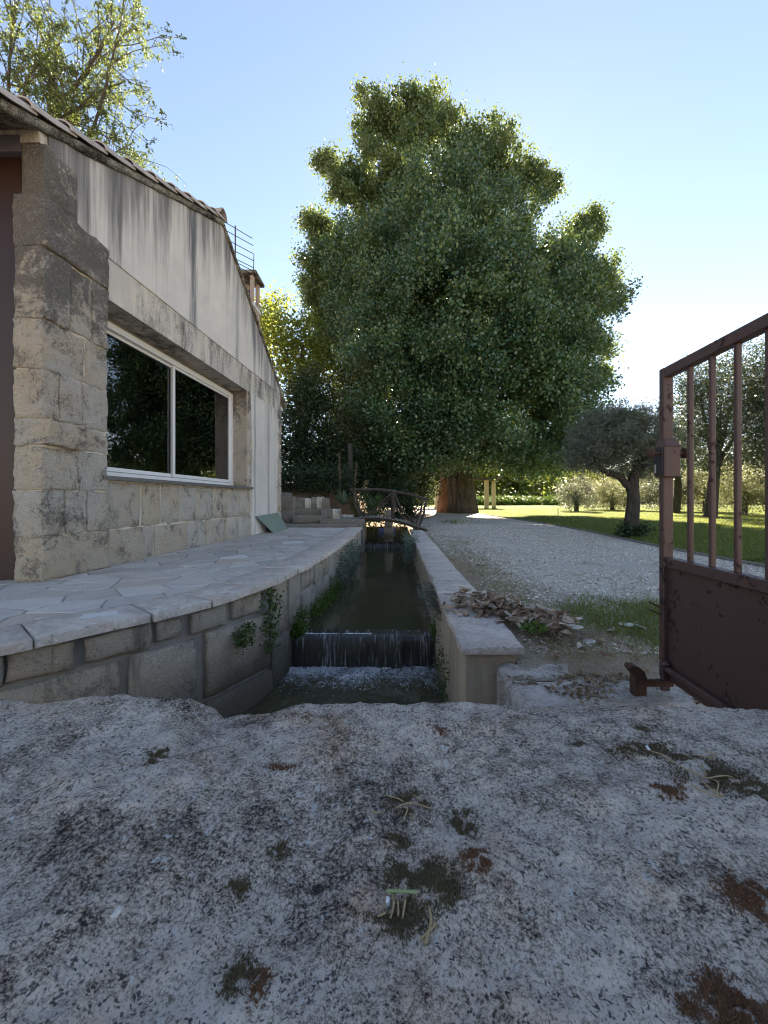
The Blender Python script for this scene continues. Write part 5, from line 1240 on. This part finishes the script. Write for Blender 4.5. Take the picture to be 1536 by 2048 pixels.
for _ in range(26):
    y_ = 3.45 + rng.normal(0, .22); b0 = Vector(on_right(y_, rng.uniform(-.25, .0), 0)); e0 = b0 + Vector((-rng.uniform(.05, .18), rng.normal(0, .06), rng.uniform(-.06, .16))); st.append([b0, b0.lerp(e0, .6) + Vector((0, 0, .02)), e0])
    for t in np.linspace(.2, 1, 7): hp_.append(b0.lerp(e0, t))
plant('wall_herb', 'wiry grey herb sprouting from the right wall above the near weir', 'herb', [tuple(p) for p in hp_], 7, .012, .014, (.012, .024), 'grey_leaf', .35, -.2, stems=st)
plant('fern', 'green fern at the foot of the right wall below the weir', 'fern', [on_right(rng.uniform(2.6, 3.3), rng.uniform(-.72, -.35), rng.uniform(0, .03)) for _ in range(40)], 9, .02, .03, (.016, .032), 'fern_leaf', .5, .4)
plant('fern', 'tiny green plant at the right end of the near weir lip', 'fern', [on_right(3.62 + rng.normal(0, .04), rng.uniform(-.5, -.36), rng.uniform(0, .04)) for _ in range(20)], 9, .015, .02, (.016, .03), 'moss_leaf', .5, .4)
# thin dark stems standing by the leaf pile
def blades(name, roots, mat, parent, h0, h1, w, lean=.35, kind=None, label=None, cat=None):
    R = np.asarray(roots, float); N = len(R); h = rng.uniform(h0, h1, N); a = rng.uniform(0, 6.28, N); ln = rng.normal(0, lean, (N, 2)) * h[:, None]
    dx = np.stack([np.cos(a), np.sin(a), 0 * a], 1) * w
    tip = R + np.concatenate([ln, h[:, None]], 1); md = R + np.concatenate([ln * .35, h[:, None] * .6], 1)
    V = np.stack([R - dx, R + dx, md + dx * .7, tip, md - dx * .7], 1).reshape(-1, 3); i = np.arange(N) * 5
    T = np.concatenate([np.stack([i, i+1, i+2], 1), np.stack([i, i+2, i+4], 1), np.stack([i+4, i+2, i+3], 1)])
    o = fast_mesh(name, V, T, MAT[mat], parent); 
    if kind: tag(o, label, cat, kind=kind)
    return o
def gzv(y):
    y = np.asarray(y, float); t = np.clip((2.75 - y) / .7, 0, 1); return np.maximum(0, y - 20) * .012 - .065 * t * t * (3 - 2 * t) - np.maximum(0, 2.06 - y) * .2
def scatter(n, x0, x1, y0, y1, fn=None, sc_=1.2, seed=3):
    x = rng.uniform(x0, x1, n * 14); y = rng.uniform(y0, y1, n * 14); p = fn(x, y) if fn else 1
    k = rng.random(n * 14) < p * (.3 + 1.4 * vnoise(x * sc_ * 3, y * sc_ * 3, seed)); x, y = x[k][:n], y[k][:n]
    return np.stack([x, y, gzv(y) + .024 * fbm(x * .9, y * .9, 3, 5)], 1)
# grass: patch by the gate, drive edge, lawn
def patch(x, y): 
    d = ((x - 1.75 - (2.9 - y) * .12) / .62) ** 2 + ((y - 2.62) / .62) ** 2; return np.maximum(0, 1 - d)
near = scatter(9000, 1.0, 3.0, 2.05, 3.5, patch)
thin = scatter(2600, .95, 2.3, 2.1, 7.5, lambda x, y: np.maximum(0, 1 - np.abs(x - xr_in(y) - .55 - .25 * vnoise(y, y * 0 + 1, 4)) / .45) * .6)
mid = scatter(500, 2.0, 3.8, 3.0, 6.0, lambda x, y: (vnoise(x * 2.3, y * 2.3, 77) > .80) * 1.0)
blades('grass', near, 'grass', None, .018, .055, .0016, .5, 'stuff', 'green grass patch on the verge beside the gate', 'grass')
blades('grass', np.concatenate([thin, mid]), 'grass', None, .012, .035, .0016, .6, 'stuff', 'sparse grass along the drive beside the right coping', 'grass')
dryr = np.concatenate([scatter(7000, .76, 2.0, 2.06, 5.5, lambda x, y: np.maximum(0, 1 - np.abs(x - xr_in(y) - .52) / .42)), scatter(4500, .9, 1.9, 1.90, 2.45)])
blades('dry_grass', dryr, 'drygrass', None, .006, .028, .0014, 1.2, 'stuff', 'brown dry grass and litter beside the right coping', 'dry grass')
y = 5.0 + 27 * rng.random(90000) ** 1.6; x0 = np.interp(y, Ey, Ex); x = x0 + .04 + rng.random(90000) * (1.15 * y - x0 + 2)
lawnp = np.stack([x, y, gzv(y) + .012 + .06 * fbm(x * .9, y * .9, 3, 5)], 1)
blades('grass', lawnp, 'grass', None, .02, .06, .006, .5, 'stuff', 'mown grass of the lawn beyond the drive', 'grass')
weed = []
for cx_, cy_, n_ in ((1115, 1042, 260), (1010, 1043, 0), (905, 1046, 120), (1270, 1067, 150)):
    y_ = 770 * .8 / (cy_ - 1000); x_ = (cx_ - CX) / F * y_
    weed += [(x_ + rng.normal(0, .022 * y_), y_ + rng.normal(0, .03 * y_), 0) for _ in range(n_)]
blades('grass', weed, 'grass', None, .06, .2, .008, .5, 'stuff', 'taller weed tufts on lawn and drive', 'weeds')
b = MB(); p = at(1116, 1040, 14.5); b.tube([(p.x, p.y, -.1), (p.x, p.y, CZ - .28)], .012, 6); tag(b.build('stake', MAT['plank']), 'thin stake standing on the lawn near the drive', 'stake')
# gravel stones
def pebbles(n):
    base = np.array([(1,0,0),(0,1,0),(-1,0,0),(0,-1,0),(0,0,.7),(0,0,-.5)], float); tri = np.array([(0,1,4),(1,2,4),(2,3,4),(3,0,4),(1,0,5),(2,1,5),(3,2,5),(0,3,5)])
    y = 2.15 + 10.5 * rng.random(n) ** 1.5; x0 = xr_in(y) + .42; x1 = np.interp(y, Ey, Ex) - .05; x = x0 + (x1 - x0) * rng.random(n)
    k = vnoise(x * 1.3, y * 1.3, 21) > .25 + .3 * rng.random(n) - .1; x, y = x[k], y[k]; n = len(x)
    z = gzv(y) + .024 * fbm(x * .9, y * .9, 3, 5)
    r = (.004 + .011 * rng.random(n) ** 2) * (1 + .04 * y); ang = rng.uniform(0, 6.28, n)
    V = base[None] * (r[:, None, None] * rng.uniform(.6, 1.3, (n, 1, 3)) * np.array([1, 1, .75])); c, s_ = np.cos(ang)[:, None], np.sin(ang)[:, None]
    Vx = V[:, :, 0] * c - V[:, :, 1] * s_; Vy = V[:, :, 0] * s_ + V[:, :, 1] * c
    V = np.stack([Vx + x[:, None], Vy + y[:, None], V[:, :, 2] + (z + r * .15)[:, None]], 2)
    T = (tri[None] + 6 * np.arange(n)[:, None, None]).reshape(-1, 3)
    return tag(fast_mesh('gravel', V.reshape(-1, 3), T, MAT['pebble'], None, False), 'loose pale gravel strewn over the drive', 'gravel', kind='stuff')
pebbles(52000)

# ------------------------------------------------------------------ heap of bark flakes and leaves on the coping
def flake_mesh(lx, ly, curl, twist, seed):
    V = []; Fc = []; nu, nv = 6, 4
    for th in (0, -.004):
        for j in range(nv):
            for i in range(nu):
                u = i / (nu - 1) - .5; v = j / (nv - 1) - .5
                w = 1 - (2 * abs(u)) ** 2.5 * .65 + .35 * (float(vnoise(u * 5 + seed, 3, seed)) - .5); yy = v * ly * w
                a = v * curl; V.append((u * lx + .012 * (float(vnoise(j * 1.3, seed, 3)) - .5), math.sin(a) * ly * w / max(abs(curl), .3), (1 - math.cos(a)) * ly * .55 + twist * u * u * lx + .010 * (float(vnoise(i * .9, j * .9 + seed, 9)) - .5) + th * .5))
    n = nu * nv
    for j in range(nv - 1):
        for i in range(nu - 1): a = j*nu+i; Fc.append((a, a+1, a+nu+1, a+nu)); Fc.append((n+a, n+a+nu, n+a+nu+1, n+a+1))
    me = bpy.data.meshes.new('flake'); me.from_pydata(V, [], Fc); me.update(); me.materials.append(MAT['flake']); return me
kinds = [flake_mesh(rng.uniform(.065, .15), rng.uniform(.025, .055), rng.uniform(.8, 2.6) * (1 if k % 3 else -1), rng.uniform(-.9, .9), k) for k in range(9)]
kinds_s = [flake_mesh(rng.uniform(.035, .07), rng.uniform(.02, .045), rng.uniform(.8, 2.8) * (1 if k % 2 else -1), rng.uniform(-1.2, 1.2), k + 40) for k in range(9)]
pale = [flake_mesh(rng.uniform(.06, .12), rng.uniform(.03, .05), rng.uniform(1.0, 2.4), rng.uniform(-.3, .3), k + 80) for k in range(4)]
for me in pale: me.materials[0] = MAT['pale_flake']
HP = thing('leaf_heap', 'heap of brown bark flakes and dead leaves on the right coping', 'leaf heap', (.85, 2.62, .02))
def put_flake(me, name, parent, x, y, z, tilt=.5):
    o = bpy.data.objects.new(name, me); COL.objects.link(o); q = Matrix.Translation((x, y, z)) @ Matrix.Rotation(rng.uniform(0, 6.28), 4, 'Z') @ Matrix.Rotation(rng.normal(0, tilt), 4, 'X') @ Matrix.Rotation(rng.normal(0, tilt * .6), 4, 'Y')
    if parent is not None: o.parent = parent; o.matrix_parent_inverse = Matrix.Translation(-parent.location)
    o.matrix_basis = q; return o
ha, hb = Vector((.55, 2.80, .01)), Vector((1.10, 2.36, -.03))
for k in range(284):
    t = rng.random() ** .9; c = ha.lerp(hb, t); wd = .145 - .045 * t; u = rng.normal(0, .5); v = rng.normal(0, .5)
    x = c.x + u * wd * 1.1; y = c.y + v * wd * 1.1; hh = max(0, 1 - (u*u + v*v) * .8) * (.15 - .09 * t) * rng.random() ** .6
    big = k % 5 < 2
    put_flake((kinds if big else kinds_s)[rng.integers(9)], 'bark_flake', HP, x, y, .03 + hh, .45 if big else .8)
for k in range(14):
    t = rng.uniform(.55, 1.05); c = ha.lerp(hb, t); put_flake(pale[k % 4], 'bark_flake', HP, c.x + rng.normal(0, .05), c.y - .03 + rng.normal(0, .05), .03 + .02 * rng.random(), .5)
for k in range(12):
    t = rng.uniform(.3, 1.25); c = ha.lerp(hb, t) + Vector((.05, -.02, .03)); a = rng.normal(-.45, .5); l_ = rng.uniform(.08, .22)
    b = MB(); b.tube([c, c + Vector((math.cos(a) * l_ * .5, math.sin(a) * l_ * .5, .012)), c + Vector((math.cos(a) * l_, math.sin(a) * l_, -.005))], [.003, .0035, .002], 5); b.build('stick', MAT['plank'], HP)
gl = thing('weed', 'small bright green leafy weed in front of the leaf heap', 'weed', (.90, 2.36, 0)); leaf_mesh('foliage', np.array([(.88 + rng.normal(0, .035), 2.30 + rng.normal(0, .03), .02 + .045 * rng.random()) for _ in range(34)]), rng.uniform(.03, .06, 34), MAT['moss_leaf'], gl, .5, -.3)
spots = [(1205, 1281, 1, 'largest pale bark flake lying right of the leaf heap'), (1180, 1283, 1, 'pale bark flake touching the largest one on the litter'), (1222, 1266, 1, 'upright pale flake at the edge of the grass patch'), (1160, 1290, 0, 'tan curled leaf on the litter before the grass'), (1250, 1258, 1, 'pale flake in the grass near the gate'), (1280, 1262, 1, 'small pale flake in the grass nearest the gate'), (1165, 1152, 1, 'pale leaves lying on the gravel drive'), (1210, 1305, 0, 'brown curled leaf lying on the threshold litter'), (1110, 1305, 0, 'brown leaf between heap and threshold stones')]
for px_, py_, pl, lab in spots:
    y_ = (CZ + .03) * F / (py_ - HY); x_ = (px_ - CX) / F * y_; 
    tag(put_flake((pale if pl else kinds_s)[rng.integers(4)], 'fallen_bark', None, x_, y_, gz(x_, y_) + .02, .35), lab, 'bark flake', 'loose flakes beside the leaf heap')
# litter on the threshold and verge
V = []; T = []
for k in range(2600):
    if k > 1500: y = 2.2 + 6.5 * rng.random() ** 1.5; x = xr_in(y) + .38 + abs(rng.normal(0, .9))
    elif k < 900: x, y = rng.uniform(.95, 2.3), rng.uniform(1.92, 2.6)
    else: x, y = rng.uniform(.62, 1.45), rng.uniform(1.66, 1.95)
    z = max(gz(x, y), -.085 if y < 1.93 else -9) + .008; 
    if vnoise(x * 9, y * 9, 4) < .45: continue
    s_ = rng.uniform(.005, .014) * (1 if k < 1500 else 1.5); a = rng.uniform(0, 6.28); n_ = len(V)
    V += [(x + s_ * math.cos(a + q) * e_, y + s_ * math.sin(a + q) * e_, z + rng.normal(0, .004)) for q, e_ in ((0, 1.3), (1.6, .6), (3.14, 1.2), (4.7, .6))]; T += [(n_, n_+1, n_+2, n_+3)]
mo = mossmat('litter', (.10, .065, .035), (.30, .21, .12)); tag(fast_mesh('leaf_litter', np.array(V), np.array(T), mo), 'fine brown litter on threshold stones and verge', 'litter', kind='stuff')

# ------------------------------------------------------------------ planting behind the bridge
def yucca(name, label, base, n, ln, wd, mat='yucca'):
    o = thing(name, label, 'yucca', base); V = []; Fc = []
    for k in range(n):
        a = rng.uniform(0, 6.28); el = rng.uniform(.15, 1.35); l_ = ln * rng.uniform(.7, 1.1); d = Vector((math.cos(a), math.sin(a), 0)); side = Vector((-math.sin(a), math.cos(a), 0)); i0 = len(V)
        for j in range(5):
            t = j / 4; r = l_ * t; p = Vector(base) + d * (r * math.cos(el)) + Vector((0, 0, .1 + r * math.sin(el) - (.35 + .3 * rng.random() * 0) * l_ * t * t * math.cos(el)))
            w_ = wd * (1 - t) ** .7 * (.6 + .8 * min(1, t * 3)) / 1.2 + .001; V += [p - side * w_, p + side * w_]
        Fc += [(i0+2*j, i0+2*j+1, i0+2*j+3, i0+2*j+2) for j in range(4)]
    mesh_obj('leaves', V, Fc, MAT[mat], o); return o
yucca('yucca', 'spiky yucca rosette beside the left bridge post', at(686, 1016, 11.2), 60, .55, .022)
yucca('yucca', 'smaller yucca rosette behind the bridge railing', at(742, 1022, 11.8), 40, .45, .018)
plant('shrub', 'feathery green shrub behind the left half of the footbridge', 'shrub', [tuple(at(rng.uniform(705, 765), rng.uniform(992, 1050), 11.9 + rng.normal(0, .2))) for _ in range(90)], 34, .09, .10, (.03, .07), 'fern_leaf', .35, .3)
plant('shrub', 'low green shrubs right of the bridge by the plane trunk', 'shrub', [tuple(at(rng.uniform(800, 860), rng.uniform(975, 1008), 22 + rng.normal(0, .5))) for _ in range(60)], 30, .2, .16, (.08, .16), 'fern_leaf', .6, .1)
for k, (a_, b_) in enumerate((((681, 968), (678, 905)), ((709, 972), (713, 925)), ((727, 975), (734, 962)))):
    p0, p1 = at(*a_, 11.6), at(*b_, 11.6); o = thing('flower_stalk', ('tallest dried flower stalk above the yucca', 'dried flower stalk right of the grey post', 'short dried flower stalk above the bridge rail')[k], 'stalk', p0, 'dried flower stalks')
    b = MB(); b.tube([p0 - Vector((0, 0, .4)), p0.lerp(p1, .5), p1], [.008, .006, .004], 5); b.build('stem', MAT['twig'], o)
    P = sprays(np.array([tuple(p0.lerp(p1, t)) for t in np.linspace(.15, 1, 20)]), 8, .03, .03); tag(leaf_mesh('seed_heads', P, .03, MAT['drygrass'], o, .5, 0), kind='stuff')
S = np.stack([rng.uniform(-9, -1.2, 500), rng.uniform(12.2, 15, 500), np.zeros(500)], 1); S[:, 2] = np.interp(S[:, 1], [12, 13.6, 16], [1.0, 1.35, 1.6]) + rng.uniform(-.1, .6, 500) * 1.0
P = sprays(S, 36, .2, .16); tag(leaf_mesh('undergrowth', P, rng.uniform(.06, .13, len(P)), MAT['dark_leaf'], None, .6, .1), 'dark undergrowth covering the bank behind the steps', 'undergrowth', kind='stuff')

plant('shrub', 'dark leafy shrubs closing the stream beyond the footbridge', 'shrub', [(rng.uniform(-.9, 1.3), rng.uniform(15.2, 17.4), rng.uniform(-.2, 1.5)) for _ in range(170)], 40, .2, .18, (.06, .14), 'dark_leaf', .6, .2)  # added planting that darkens the bright far end of the stream
